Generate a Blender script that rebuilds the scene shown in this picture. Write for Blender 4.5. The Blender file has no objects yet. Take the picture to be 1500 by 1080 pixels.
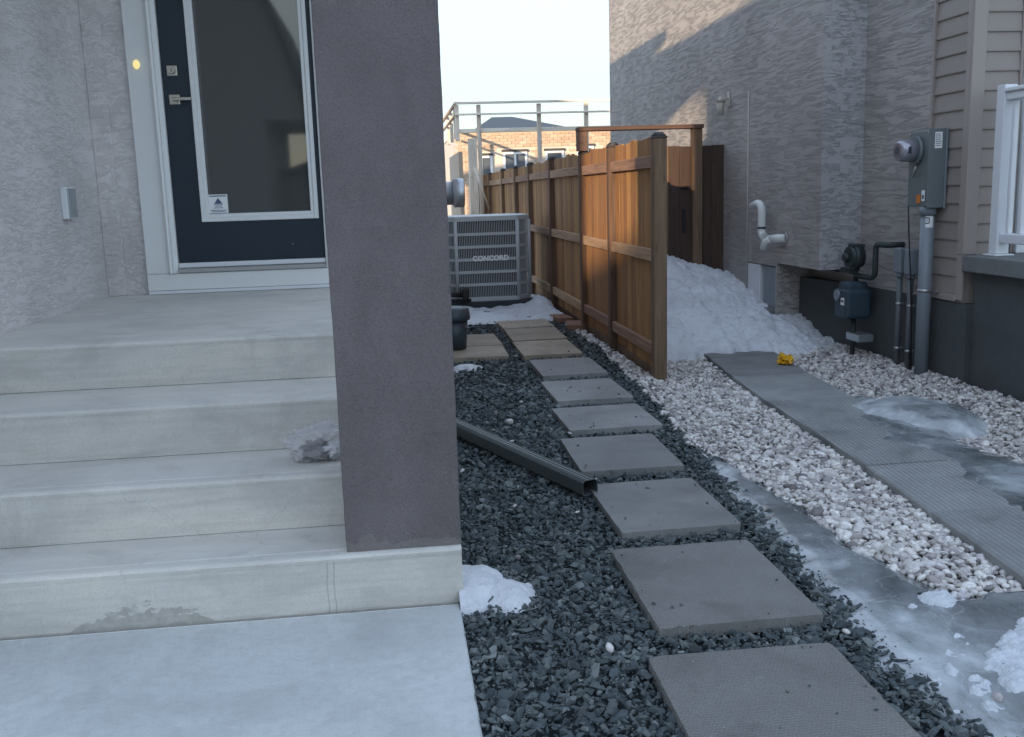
import bpy, bmesh, math, random
import numpy as np
from mathutils import Vector, Matrix, noise as mn
random.seed(7); rng = np.random.default_rng(7)
SC = bpy.context.scene
COL = SC.collection
R = math.radians

# ------------------------------------------------------------------ camera
Mc = ((0.9917, -0.0519, 0.1175), (-0.1216, -0.1721, 0.9775), (-0.0313, -0.9837, -0.1771))
def _cam():
    f = 1430.0
    n = lambda v: v / np.linalg.norm(v)
    Yc = n(np.array([572 - 750, 288 - 540, f])); D = np.array([250, 7860, f]); D = n(D - D.dot(Yc) * Yc)
    Zc = -D; Xc = np.cross(Yc, Zc)
    if Xc[0] < 0: Xc = -Xc
    M = np.array([Xc, Yc, Zc])
    cd = bpy.data.cameras.new('camera'); cd.sensor_width = 36; cd.lens = 36 * f / 1500
    cd.clip_start = 0.05; cd.clip_end = 2000
    co = bpy.data.objects.new('camera', cd); COL.objects.link(co)
    m = Matrix(((M[0, 0], -M[0, 1], -M[0, 2], 0), (M[1, 0], -M[1, 1], -M[1, 2], 0), (M[2, 0], -M[2, 1], -M[2, 2], 1.45), (0, 0, 0, 1)))
    co.matrix_world = m
    SC.camera = co
_cam()

# ------------------------------------------------------------------ light
SUN_A, SUN_E = R(28), R(10)          # sun behind the camera to the left, low
W = bpy.data.worlds.new('World'); SC.world = W; W.use_nodes = True
nt = W.node_tree; nt.nodes.clear()
sky = nt.nodes.new('ShaderNodeTexSky'); sky.sky_type = 'NISHITA'; sky.sun_disc = False
sky.sun_elevation = SUN_E; sky.sun_rotation = R(180) + SUN_A
sky.air_density = 1.0; sky.dust_density = 0.3; sky.ozone_density = 2.2
bg = nt.nodes.new('ShaderNodeBackground'); bg.inputs['Strength'].default_value = 0.15
wo = nt.nodes.new('ShaderNodeOutputWorld')
# a thin veil of high haze evens the sky out, the same everywhere
lum = nt.nodes.new('ShaderNodeRGBToBW'); nt.links.new(sky.outputs[0], lum.inputs[0])
ma = nt.nodes.new('ShaderNodeMath'); ma.operation = 'MULTIPLY_ADD'; ma.inputs[1].default_value = 1.9; ma.inputs[2].default_value = 1.0; nt.links.new(lum.outputs[0], ma.inputs[0])
hs = nt.nodes.new('ShaderNodeHueSaturation'); hs.inputs['Saturation'].default_value = .58; hs.inputs['Value'].default_value = 2.42; nt.links.new(sky.outputs[0], hs.inputs['Color'])
dv = nt.nodes.new('ShaderNodeVectorMath'); dv.operation = 'DIVIDE'; nt.links.new(hs.outputs[0], dv.inputs[0]); nt.links.new(ma.outputs[0], dv.inputs[1])
nt.links.new(dv.outputs[0], bg.inputs[0]); nt.links.new(bg.outputs[0], wo.inputs[0])
sl = bpy.data.lights.new('sun', 'SUN'); sl.energy = 2.0; sl.angle = R(0.53); sl.color = (.50, .375, .25)
so = bpy.data.objects.new('sun', sl); COL.objects.link(so)
sd = Vector((math.sin(SUN_A) * math.cos(SUN_E), math.cos(SUN_A) * math.cos(SUN_E), -math.sin(SUN_E)))
so.rotation_euler = sd.to_track_quat('-Z', 'Y').to_euler()
SC.view_settings.view_transform = 'Standard'; SC.view_settings.look = 'None'
SC.view_settings.exposure = 2.6; SC.view_settings.gamma = 1.0
SC.view_settings.use_curve_mapping = False

# ------------------------------------------------------------------ materials
class NT:
    def __init__(s, name):
        s.m = bpy.data.materials.new(name); s.m.use_nodes = True
        s.t = s.m.node_tree; s.b = s.t.nodes['Principled BSDF']
        s.pos = s.t.nodes.new('ShaderNodeNewGeometry').outputs['Position']
    def n(s, typ, **kw):
        x = s.t.nodes.new('ShaderNode' + typ)
        for k, v in kw.items():
            if k in x.inputs.keys(): x.inputs[k].default_value = v
            else: setattr(x, k, v)
        return x
    def l(s, a, b): s.t.links.new(a, b)
    def sc(s, v, rot=None, src=None):
        x = s.n('Mapping'); x.inputs['Scale'].default_value = v
        if rot: x.inputs['Rotation'].default_value = rot
        s.l(src or s.pos, x.inputs[0]); return x.outputs[0]
    def noise(s, vec, scale, detail=4, rough=.55, dist=0.0):
        x = s.n('TexNoise', Scale=scale, Detail=detail, Roughness=rough, Distortion=dist); s.l(vec, x.inputs['Vector']); return x.outputs['Fac']
    def ramp(s, fac, stops, interp='LINEAR'):
        x = s.n('ValToRGB'); r = x.color_ramp; r.interpolation = interp
        while len(r.elements) < len(stops): r.elements.new(0.5)
        for e, (p, c) in zip(r.elements, stops):
            e.position = p; e.color = (c[0], c[1], c[2], 1) if hasattr(c, '__len__') else (c, c, c, 1)
        s.l(fac, x.inputs[0]); return x.outputs[0]
    def math(s, op, a, b=None, c=None, clamp=False):
        x = s.n('Math', operation=op); x.use_clamp = clamp
        for i, v in enumerate((a, b, c)):
            if v is None: continue
            if isinstance(v, (int, float)): x.inputs[i].default_value = v
            else: s.l(v, x.inputs[i])
        return x.outputs[0]
    def mix(s, fac, a, b, mode='MIX'):
        x = s.n('Mix', data_type='RGBA', blend_type=mode)
        for i, v in ((0, fac), (6, a), (7, b)):
            if isinstance(v, (int, float)): x.inputs[i].default_value = v
            elif isinstance(v, tuple): x.inputs[i].default_value = (v[0], v[1], v[2], 1)
            else: s.l(v, x.inputs[i])
        return x.outputs[2]
    def bump(s, h, strength, dist, nrm=None):
        x = s.n('Bump', Strength=strength, Distance=dist); s.l(h, x.inputs['Height'])
        if nrm: s.l(nrm, x.inputs['Normal'])
        return x.outputs[0]
    def sep(s, vec=None):
        x = s.n('SeparateXYZ'); s.l(vec or s.pos, x.inputs[0]); return x.outputs
    def done(s, col=None, rough=None, nrm=None, **kw):
        if col is not None:
            if isinstance(col, tuple): s.b.inputs['Base Color'].default_value = (*col, 1)
            else: s.l(col, s.b.inputs['Base Color'])
        if rough is not None:
            if isinstance(rough, (int, float)): s.b.inputs['Roughness'].default_value = rough
            else: s.l(rough, s.b.inputs['Roughness'])
        if nrm is not None: s.l(nrm, s.b.inputs['Normal'])
        for k, v in kw.items():
            s.b.inputs[k.replace('_', ' ')].default_value = v
        return s.m
def k(c, f): return tuple(min(1, x * f) for x in c)

def m_plain(name, col, rough=.5, var=.12, bump=.0, scale=30, **kw):
    s = NT(name); a = s.noise(s.pos, scale, 5); b = s.noise(s.pos, scale * .13, 3)
    f = s.math('MULTIPLY_ADD', s.math('ADD', a, b), var, 1 - var)
    c = s.mix(1.0, col, s.ramp(f, [(0, 0), (1, 1)]), 'MULTIPLY')
    r = s.math('MULTIPLY_ADD', a, .2, rough - .1)
    nr = s.bump(a, bump, .004) if bump else None
    return s.done(c, r, nr, **kw)

def m_stucco(name, col, wall='x', strength=1.0):
    """knocked-down stucco: broken, mostly level trowel ridges"""
    s = NT(name)
    big = s.noise(s.pos, 1.1, 3)
    n1 = s.noise(s.sc((9, 2.3, 34) if wall != 'l' else (20, 9, 34), (.10, 0, 0)), 1.0, 5, .60, .25 if wall != 'l' else .9)
    rid = s.math('ABSOLUTE', s.math('SUBTRACT', n1, .5))
    rid = s.ramp(rid, [(0, 1), (.02, .8), (.06, 0)])
    mask = s.ramp(s.noise(s.sc((9, 3, 14)), 1.3, 3), [(.40, 0), (.52, 1)] if wall != 'l' else [(.36, 0), (.50, 1)])
    n2 = s.noise(s.sc((14, 6, 40)), 1.0, 6, .7, .2)
    fine = s.noise(s.pos, 160, 4, .7)
    h = s.math('MULTIPLY_ADD', s.math('MULTIPLY', rid, mask), 1.0, s.math('MULTIPLY', n2, .7))
    h = s.math('ADD', h, s.math('MULTIPLY', fine, .34))
    c = s.ramp(big, [(.3, k(col, .86)), (.7, k(col, 1.1))])
    c = s.mix(s.math('MULTIPLY', s.math('MULTIPLY', rid, mask), .12), c, k(col, 1.3))
    c = s.mix(s.math('MULTIPLY', s.ramp(fine, [(.36, 1), (.5, 0)]), .25), c, k(col, .7))
    return s.done(c, .92, s.bump(h, strength, .0075))

def m_sand(name, col):
    s = NT(name); a = s.noise(s.pos, 150, 4, .7); b = s.noise(s.sc((1, 1, .6)), 3.5, 6, .65, .5); c0 = s.noise(s.pos, 55, 3)
    c = s.ramp(b, [(.3, k(col, .82)), (.7, k(col, 1.14))])
    c = s.mix(s.math('MULTIPLY', s.ramp(a, [(.38, 1), (.5, 0)]), .45), c, k(col, .5))
    c = s.mix(s.math('MULTIPLY', s.ramp(a, [(.58, 0), (.68, 1)]), .35), c, k(col, 1.5))
    Z = s.sep()[2]
    d = s.math('LESS_THAN', Z, s.math('MULTIPLY_ADD', s.noise(s.pos, 9, 5, .7), .16, .17))
    c = s.mix(s.math('MULTIPLY', d, .22), c, (.34, .33, .30))
    return s.done(c, .93, s.bump(s.math('ADD', a, s.math('MULTIPLY', c0, .6)), 1.0, .006))

def m_concrete(name, col, warm=None, stain=False, streak=True, walk=False):
    s = NT(name)
    big = s.noise(s.sc((1.2, 1.2, 3)), 1.4, 5, .6, .4)
    st = s.noise(s.sc((2.2, 9, 42)), 1.0, 5, .6, .3) if streak else s.noise(s.pos, 26, 5, .65)
    fine = s.noise(s.pos, 105, 3, .75)
    mid = s.noise(s.pos, 16, 5, .7, .5)
    c = s.ramp(big, [(.28, k(col, .78)), (.5, col), (.72, k(warm or col, 1.08))])
    c = s.mix(s.math('MULTIPLY', s.ramp(st, [(.35, 1), (.55, 0)]), .28), c, k(col, .66))
    c = s.mix(s.math('MULTIPLY', s.ramp(mid, [(.56, 0), (.75, 1)]), .25), c, k(col, 1.35))
    c = s.mix(s.math('MULTIPLY', s.ramp(fine, [(.36, 1), (.5, 0)]), .25), c, k(col, .6))
    if stain:
        X, Y, Z = s.sep()
        # damp patch at the foot of the lowest riser
        e = s.math('MULTIPLY', s.math('SUBTRACT', X, -.93), 1 / .25)
        e = s.math('SUBTRACT', 1.0, s.math('MULTIPLY', e, e))
        nz = s.noise(s.sc((14, 14, 26)), 1.0, 6, .7)
        top = s.math('MULTIPLY', s.math('MULTIPLY_ADD', nz, .30, -.085), s.math('MAXIMUM', e, 0.0))
        wet = s.math('MULTIPLY', s.math('GREATER_THAN', top, Z), s.math('LESS_THAN', Z, .2))
        c = s.mix(s.math('MULTIPLY', s.math('MULTIPLY', wet, s.ramp(s.noise(s.pos, 30, 4), [(.35, .55), (.6, 1)])), .55), c, k(col, .34))
        wet2 = s.math('LESS_THAN', Z, s.math('MULTIPLY_ADD', s.noise(s.sc((5, 5, 5)), 1.0, 5, .7), .05, -.018))
        c = s.mix(s.math('MULTIPLY', wet2, .22), c, k(col, .45))
        for zt in (.2115, .423, .637, .845):
            ed = s.math('LESS_THAN', s.math('ABSOLUTE', s.math('SUBTRACT', Z, zt - .007)), s.math('MULTIPLY_ADD', s.noise(s.sc((5, 5, 5)), 1.0, 5, .7), .05, -.012))
            c = s.mix(s.math('MULTIPLY', ed, .22), c, (.78, .77, .73))
        vc = s.n('TexVoronoi', feature='DISTANCE_TO_EDGE', Scale=1.3); wv = s.n('VectorMath', operation='MULTIPLY_ADD'); nz_ = s.n('TexNoise', Scale=3.0, Detail=5); s.l(s.pos, nz_.inputs['Vector'])
        s.l(nz_.outputs['Color'], wv.inputs[0]); wv.inputs[1].default_value = (.35, .35, .35); s.l(s.pos, wv.inputs[2]); s.l(wv.outputs[0], vc.inputs['Vector'])
        ck = s.math('MULTIPLY', s.math('LESS_THAN', vc.outputs['Distance'], .0022), s.ramp(s.noise(s.pos, 1.7, 2), [(.52, 0), (.56, 1)]))
        c = s.mix(s.math('MULTIPLY', ck, .22), c, k(col, .45))
        # two thin runs down the riser
        for xx in (-.292, -.268):
            w = s.math('ADD', X, s.math('MULTIPLY', s.noise(s.sc((1, 1, 26)), 1.0, 3), .022))
            d = s.math('LESS_THAN', s.math('ABSOLUTE', s.math('SUBTRACT', w, xx + .011)), .0022)
            d = s.math('MULTIPLY', d, s.math('LESS_THAN', Z, .19))
            c = s.mix(s.math('MULTIPLY', d, .45), c, k(col, .35))
    if walk:
        X, Y, Z = s.sep()
        # white salt line along the joint to the steps
        nz = s.noise(s.sc((9, 9, 9)), 1.0, 5, .7)
        d = s.math('SUBTRACT', 3.316, Y)
        c = s.mix(s.math('MULTIPLY', s.math('LESS_THAN', d, s.math('MULTIPLY_ADD', nz, .034, -.007)), .8), c, (.8, .8, .76))
    pv = s.n('TexVoronoi', Scale=42.0); s.l(s.pos, pv.inputs['Vector'])
    pit = s.math('MULTIPLY', s.ramp(pv.outputs['Distance'], [(.06, 1), (.10, 0)]), s.ramp(s.noise(s.pos, 6, 3), [(.55, 0), (.62, 1)]))
    c = s.mix(s.math('MULTIPLY', pit, .4), c, k(col, .45))
    blot = s.noise(s.pos, 2.6, 6, .7, .8)
    c = s.mix(s.math('MULTIPLY', s.ramp(blot, [(.5, 0), (.62, 1)]), .30), c, k(col, .68))
    h = s.math('SUBTRACT', s.math('ADD', s.math('MULTIPLY', fine, .5), st), pit)
    return s.done(c, .88, s.bump(h, .35, .004))

def m_wood(name, col, axis='z', old=.3):
    s = NT(name)
    oi = s.n('ObjectInfo'); rnd = oi.outputs['Random']
    tc = s.n('TexCoord').outputs['Object']
    off = s.n('VectorMath', operation='ADD'); s.l(tc, off.inputs[0])
    cmb = s.n('CombineXYZ')
    for i in range(3): s.l(s.math('MULTIPLY', rnd, 31.0 + 7 * i), cmb.inputs[i])
    s.l(cmb.outputs[0], off.inputs[1]); v0 = off.outputs[0]
    sc = {'z': (38, 38, 2.2), 'x': (2.2, 38, 38), 'y': (38, 2.2, 38)}[axis]
    sc2 = {'z': (5, 5, .8), 'x': (.8, 5, 5), 'y': (5, .8, 5)}[axis]
    g = s.noise(s.sc(sc, src=v0), 1.0, 5, .6, .6)
    b = s.noise(s.sc(sc2, src=v0), 1.0, 3, .5, .8)
    kn = s.n('TexVoronoi', Scale=1.0); s.l(s.sc(tuple(x * .35 if x > 10 else x * 1.2 for x in sc), src=v0), kn.inputs['Vector'])
    knot = s.ramp(kn.outputs['Distance'], [(.05, 1), (.13, 0)])
    c = s.ramp(g, [(.3, k(col, .58)), (.5, col), (.72, k(col, 1.32))])
    c = s.mix(s.math('MULTIPLY', s.ramp(b, [(.35, 1), (.6, 0)]), .45), c, k(col, .6))
    c = s.mix(s.math('MULTIPLY', knot, .6), c, k(col, .3))
    hv = s.n('HueSaturation'); s.l(c, hv.inputs['Color'])
    s.l(s.math('MULTIPLY_ADD', rnd, .5, .74), hv.inputs['Value'])
    s.l(s.math('MULTIPLY_ADD', rnd, .02, .49), hv.inputs['Hue'])
    return s.done(hv.outputs[0], .78, s.bump(g, .35, .003))

def m_stone(name, cols, rough=.8, wetlook=0.0, spec=.4):
    """per-stone tint from a random value per island"""
    s = NT(name)
    ri = s.t.nodes.new('ShaderNodeNewGeometry').outputs['Random Per Island']
    n_ = len(cols)
    c = s.ramp(ri, [(i / (n_ - 1), cc) for i, cc in enumerate(cols)])
    a = s.noise(s.pos, 60, 5, .65)
    c = s.mix(.6, c, s.ramp(a, [(.3, .55), (.7, 1.35)]), 'MULTIPLY')
    return s.done(c, rough, s.bump(a, .5, .004), Specular_IOR_Level=spec)

def m_snow(name, tint=(.74, .77, .81), dirt=.34):
    s = NT(name)
    a = s.noise(s.pos, 90, 4, .7); b = s.noise(s.pos, 3.2, 5, .65, .5); d = s.noise(s.pos, 14, 5, .7)
    c = s.ramp(b, [(.3, k(tint, .80)), (.6, tint)])
    c = s.mix(s.math('MULTIPLY', s.ramp(d, [(.56, 0), (.72, 1)]), dirt), c, (.25, .24, .23))
    c = s.mix(s.math('MULTIPLY', s.ramp(a, [(.64, 0), (.72, 1)]), dirt), c, (.12, .12, .12))
    h = s.math('ADD', s.math('MULTIPLY', a, .35), d)
    return s.done(c, .55, s.bump(h, .9, .022))

def m_ice(name, sh=0.0):
    s = NT(name)
    a = s.noise(s.sc((1.2, .8, 1)), 2.0, 6, .58, .35); b = s.noise(s.pos, 7.5, 5, .6, .3)
    f = s.noise(s.pos, 70, 4, .6); w = s.noise(s.sc((1, .5, 1)), 22, 3, .5, .4)
    m = s.math('ADD', s.math('ADD', s.math('MULTIPLY', a, .78), s.math('MULTIPLY', b, .22)), sh)
    X, Y, Z = s.sep()
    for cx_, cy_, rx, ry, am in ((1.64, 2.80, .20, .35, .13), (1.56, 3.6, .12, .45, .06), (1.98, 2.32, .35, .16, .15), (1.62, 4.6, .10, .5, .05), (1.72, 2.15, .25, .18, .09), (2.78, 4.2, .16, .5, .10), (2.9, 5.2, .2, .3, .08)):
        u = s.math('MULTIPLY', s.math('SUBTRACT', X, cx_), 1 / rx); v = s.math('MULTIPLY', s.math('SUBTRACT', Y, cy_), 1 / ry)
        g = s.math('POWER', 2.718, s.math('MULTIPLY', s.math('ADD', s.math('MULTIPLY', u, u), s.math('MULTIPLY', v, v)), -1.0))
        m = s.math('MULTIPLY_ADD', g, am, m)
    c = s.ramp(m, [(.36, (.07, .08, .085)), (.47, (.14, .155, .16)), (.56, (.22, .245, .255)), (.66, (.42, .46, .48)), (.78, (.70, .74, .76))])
    c = s.mix(s.math('MULTIPLY', s.ramp(f, [(.60, 0), (.70, 1)]), .30), c, (.06, .065, .07))
    vc = s.n('TexVoronoi', feature='DISTANCE_TO_EDGE', Scale=3.4); wv = s.n('VectorMath', operation='MULTIPLY_ADD'); nz_ = s.n('TexNoise', Scale=4.0, Detail=5); s.l(s.pos, nz_.inputs['Vector'])
    s.l(nz_.outputs['Color'], wv.inputs[0]); wv.inputs[1].default_value = (.3, .3, .3); s.l(s.pos, wv.inputs[2]); s.l(wv.outputs[0], vc.inputs['Vector'])
    ck = s.math('MULTIPLY', s.ramp(vc.outputs['Distance'], [(.004, 1), (.022, 0)]), s.ramp(s.noise(s.pos, 3.3, 3), [(.36, 0), (.50, 1)]))
    c = s.mix(s.math('MULTIPLY', ck, .18), c, (.62, .67, .70))
    bb = s.n('TexVoronoi', Scale=60.0); s.l(s.pos, bb.inputs['Vector'])
    c = s.mix(s.math('MULTIPLY', s.math('MULTIPLY', s.ramp(bb.outputs['Distance'], [(.10, 1), (.2, 0)]), s.ramp(s.noise(s.pos, 4.5, 3), [(.52, 0), (.6, 1)])), .5), c, (.65, .7, .73))
    r = s.ramp(m, [(.45, .10), (.58, .28), (.68, .6)])
    nr = s.bump(s.math('ADD', s.math('MULTIPLY', w, .6), s.math('MULTIPLY', f, .12)), .35, .012)
    return s.done(c, r, nr, Specular_IOR_Level=.5, Coat_Weight=.35, Coat_Roughness=.05)

def m_slab(name, col, ribs=None, damp=.0):
    s = NT(name)
    X, Y, Z = s.sep()
    big = s.noise(s.pos, 2.2, 5, .6, .4); fine = s.noise(s.pos, 130, 4, .7); mid = s.noise(s.pos, 13, 5, .65)
    rnd = s.n('ObjectInfo').outputs['Random']
    c = s.ramp(big, [(.3, k(col, .74)), (.55, col), (.75, k(col, 1.2))])
    c = s.mix(s.math('MULTIPLY', s.ramp(fine, [(.38, 1), (.5, 0)]), .3), c, k(col, .55))
    c = s.mix(s.math('MULTIPLY', s.ramp(mid, [(.62, 0), (.74, 1)]), .35), c, k(col, 1.7))
    spk = s.ramp(s.noise(s.pos, 48, 2), [(.74, 0), (.77, 1)])
    c = s.mix(s.math('MULTIPLY', spk, .5), c, k(col, 2.6))
    hv = s.n('HueSaturation'); s.l(c, hv.inputs['Color']); s.l(s.math('MULTIPLY_ADD', rnd, .36, .82), hv.inputs['Value'])
    w1 = s.math('SINE', s.math('MULTIPLY', s.math('ADD', X, s.math('MULTIPLY', Y, .5)), 2 * math.pi / .013))
    w2 = s.math('SINE', s.math('MULTIPLY', Y, 2 * math.pi / .0125))
    if ribs == 'grid': w = s.math('MAXIMUM', w1, w2)
    elif ribs == 'x': w = s.math('SINE', s.math('MULTIPLY', s.math('ADD', X, s.math('MULTIPLY', Y, -.09)), 2 * math.pi / .026))
    else: w = s.math('MULTIPLY', w1, 0.0)
    h = s.math('ADD', s.math('MULTIPLY', w, .6), fine)
    cc = s.mix(s.math('MULTIPLY', s.ramp(w, [(.0, .0), (1, 1)]), .55 if ribs else 0.0), hv.outputs[0], k(col, .55))
    dmp = s.ramp(s.noise(s.pos, 3.6, 5, .6, .6), [(.55, 0), (.66, 1)])
    cc = s.mix(s.math('MULTIPLY', dmp, .5), cc, k(col, .45))
    rr = s.math('MULTIPLY_ADD', dmp, -.3, .8)
    return s.done(cc, rr, s.bump(h, .8, .005))

M = {}
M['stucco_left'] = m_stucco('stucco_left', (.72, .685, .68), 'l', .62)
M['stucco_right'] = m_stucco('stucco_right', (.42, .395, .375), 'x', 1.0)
M['stucco_end_skylit'] = m_stucco('stucco_end_skylit', (.46, .455, .46), 'y', .9)  # sky light on the camera-facing bay end, painted in as paler, bluer stucco
M['pillar'] = m_sand('pillar_stucco', (.178, .157, .158))
M['steps'] = m_concrete('steps_concrete', (.63, .615, .57), (.66, .63, .56), stain=True)
M['walk'] = m_concrete('walk_concrete', (.56, .585, .58), streak=False, walk=True)
M['parging'] = m_concrete('parging', (.075, .085, .088), streak=False)
M['parging2'] = m_concrete('porch_concrete', (.17, .18, .18), streak=False)
M['white'] = m_plain('white_paint', (.78, .80, .80), .45, .06, .05, 60)
M['vinyl'] = m_plain('white_vinyl', (.74, .77, .80), .35, .04)
M['navy'] = m_plain('navy_paint', (.008, .020, .036), .38, .1, .1, 120)
M['alu'] = m_plain('aluminium', (.5, .5, .5), .35, .1, 0, 40, Metallic=.9)
M['nickel'] = m_plain('satin_nickel', (.55, .52, .46), .3, .1, 0, 60, Metallic=1.0)
M['galv'] = m_plain('galvanised_steel', (.48, .52, .55), .4, .3, .1, 18, Metallic=.8)
M['siding'] = m_plain('tan_siding', (.29, .255, .23), .55, .08, .05, 50)
M['siding_trim'] = m_plain('tan_trim', (.33, .29, .265), .5, .06)
M['board'] = m_wood('cedar_board', (.36, .185, .07), 'z')
M['rail'] = m_wood('cedar_rail', (.38, .235, .15), 'y')
M['post'] = m_wood('cedar_post', (.17, .105, .065), 'z')
M['cap'] = m_plain('post_cap', (.055, .05, .048), .6)
M['gate_dark'] = m_wood('dark_gate_board', (.065, .038, .028), 'z')
M['gate_tan'] = m_wood('tan_gate_board', (.15, .09, .055), 'z')
M['beam'] = m_wood('gate_beam', (.14, .085, .06), 'x')
M['deckwood'] = m_wood('glare_pale_lumber', (.90, .80, .66), 'z')  # background glare put into the deck wood as a near-white colour
M['deckrail'] = m_wood('glare_pale_lumber_rail', (.92, .84, .72), 'x')  # rails paled for the same glare
M['ac'] = m_plain('grey_ac_paint', (.46, .49, .50), .5, .1)
M['ac_dark'] = m_plain('coil_dark', (.022, .028, .034), .6, .2)
M['meter'] = m_plain('meter_grey', (.15, .175, .18), .45, .1)
M['conduit'] = m_plain('grey_pvc', (.20, .23, .26), .4, .12, 0, 12)
M['conduit2'] = m_plain('dark_grey_pvc', (.11, .125, .135), .45, .12)
M['gas'] = m_plain('gas_blue', (.035, .062, .085), .5, .25, .1, 25)
M['gasdark'] = m_plain('gas_green', (.03, .045, .045), .55, .2, .1, 40)
M['black'] = m_plain('black', (.012, .012, .014), .5)
M['pvc'] = m_plain('white_pvc', (.72, .74, .72), .35, .05)
M['yellow'] = m_plain('yellow_plastic', (.75, .42, .02), .4, .1, .2, 90)
M['paper'] = m_plain('white_label', (.85, .86, .87), .5, .03)
M['ink'] = m_plain('ink', (.04, .05, .07), .5)
M['blueink'] = m_plain('blue_ink', (.06, .11, .2), .5)
M['orange'] = m_plain('orange_label', (.6, .2, .03), .5)
M['spout'] = m_plain('grey_downspout', (.075, .088, .088), .42, .1)
M['bin'] = m_plain('blue_grey_plastic', (.035, .055, .07), .45, .1)
M['brown'] = m_plain('brown_roof', (.07, .065, .07), .9, .3, .3, 20)
M['blueroof'] = m_plain('slate_roof', (.06, .085, .11), .9, .2, .2, 20)
M['cream'] = m_plain('cream_wall', (.5, .47, .42), .8, .1)
M['tanwall'] = m_plain('tan_wall', (.45, .38, .30), .85, .1)
M['soffit'] = m_plain('porch_soffit', (.72, .72, .71), .6, .06)
M['street_wall'] = m_plain('street_wall', (.22, .20, .19), .85, .1)
M['mortar'] = m_plain('mortar', (.62, .54, .46), .9, .1)
M['brick'] = m_stone('brick_faces', [(.44, .31, .21), (.54, .42, .31), (.48, .36, .26), (.58, .47, .35), (.46, .35, .27)], .9)
M['brickpaver'] = m_plain('brown_paver', (.25, .14, .09), .85, .3, .4, 40)
M['soil'] = m_plain('soil', (.045, .054, .058), .95, .4, .6, 30)
M['darkstone'] = m_stone('dark_crushed_stone', [(.028, .040, .046), (.068, .088, .096), (.042, .057, .063), (.105, .128, .130), (.034, .047, .054), (.078, .098, .102), (.20, .225, .22), (.05, .066, .074), (.13, .148, .142), (.06, .075, .08)], .72, spec=.5)
M['whitestone'] = m_stone('white_pebble', [(.66, .63, .62), (.34, .30, .29), (.74, .72, .70), (.16, .14, .14), (.58, .55, .54), (.82, .80, .76), (.44, .41, .38), (.72, .69, .65)], .6)
M['slab_grid'] = m_slab('paver_grid', (.255, .25, .24), 'grid')
M['slab'] = m_slab('paver_plain', (.25, .25, .245))
M['slab_tan'] = m_slab('paver_tan', (.36, .31, .24))
M['path'] = m_slab('path_slab', (.30, .31, .31), 'x')
M['path_plain'] = m_slab('path_slab_plain', (.28, .29, .29))
M['snow'] = m_snow('snow'); M['snow_dirty'] = m_snow('snow_dirty', (.70, .74, .79), .45)
M['ice'] = m_ice('ice'); M['ice_white'] = m_ice('ice_white', .12)
M['street'] = m_plain('street_ground', (.62, .63, .65), .9, .3, .2, 3)
_s = NT('door_glass'); M['glass'] = _s.done((.055, .062, .058), .03, None, IOR=2.05)
_s = NT('window_glass'); M['winglass'] = _s.done((.10, .12, .14), .05, None, IOR=1.9)
_s = NT('meter_glass'); M['meterglass'] = _s.done((.35, .34, .38), .08, None, Metallic=.5)
_s = NT('bell_light'); M['bell'] = _s.done((.8, .65, .3), .4, None, Emission_Color=(1, .80, .30, 1), Emission_Strength=.12)
_s = NT('clear_bag'); _s.b.inputs['Alpha'].default_value = .36
M['bag'] = _s.done((.75, .74, .76), .1, _s.bump(_s.noise(_s.pos, 60, 4), .8, .01))

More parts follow.
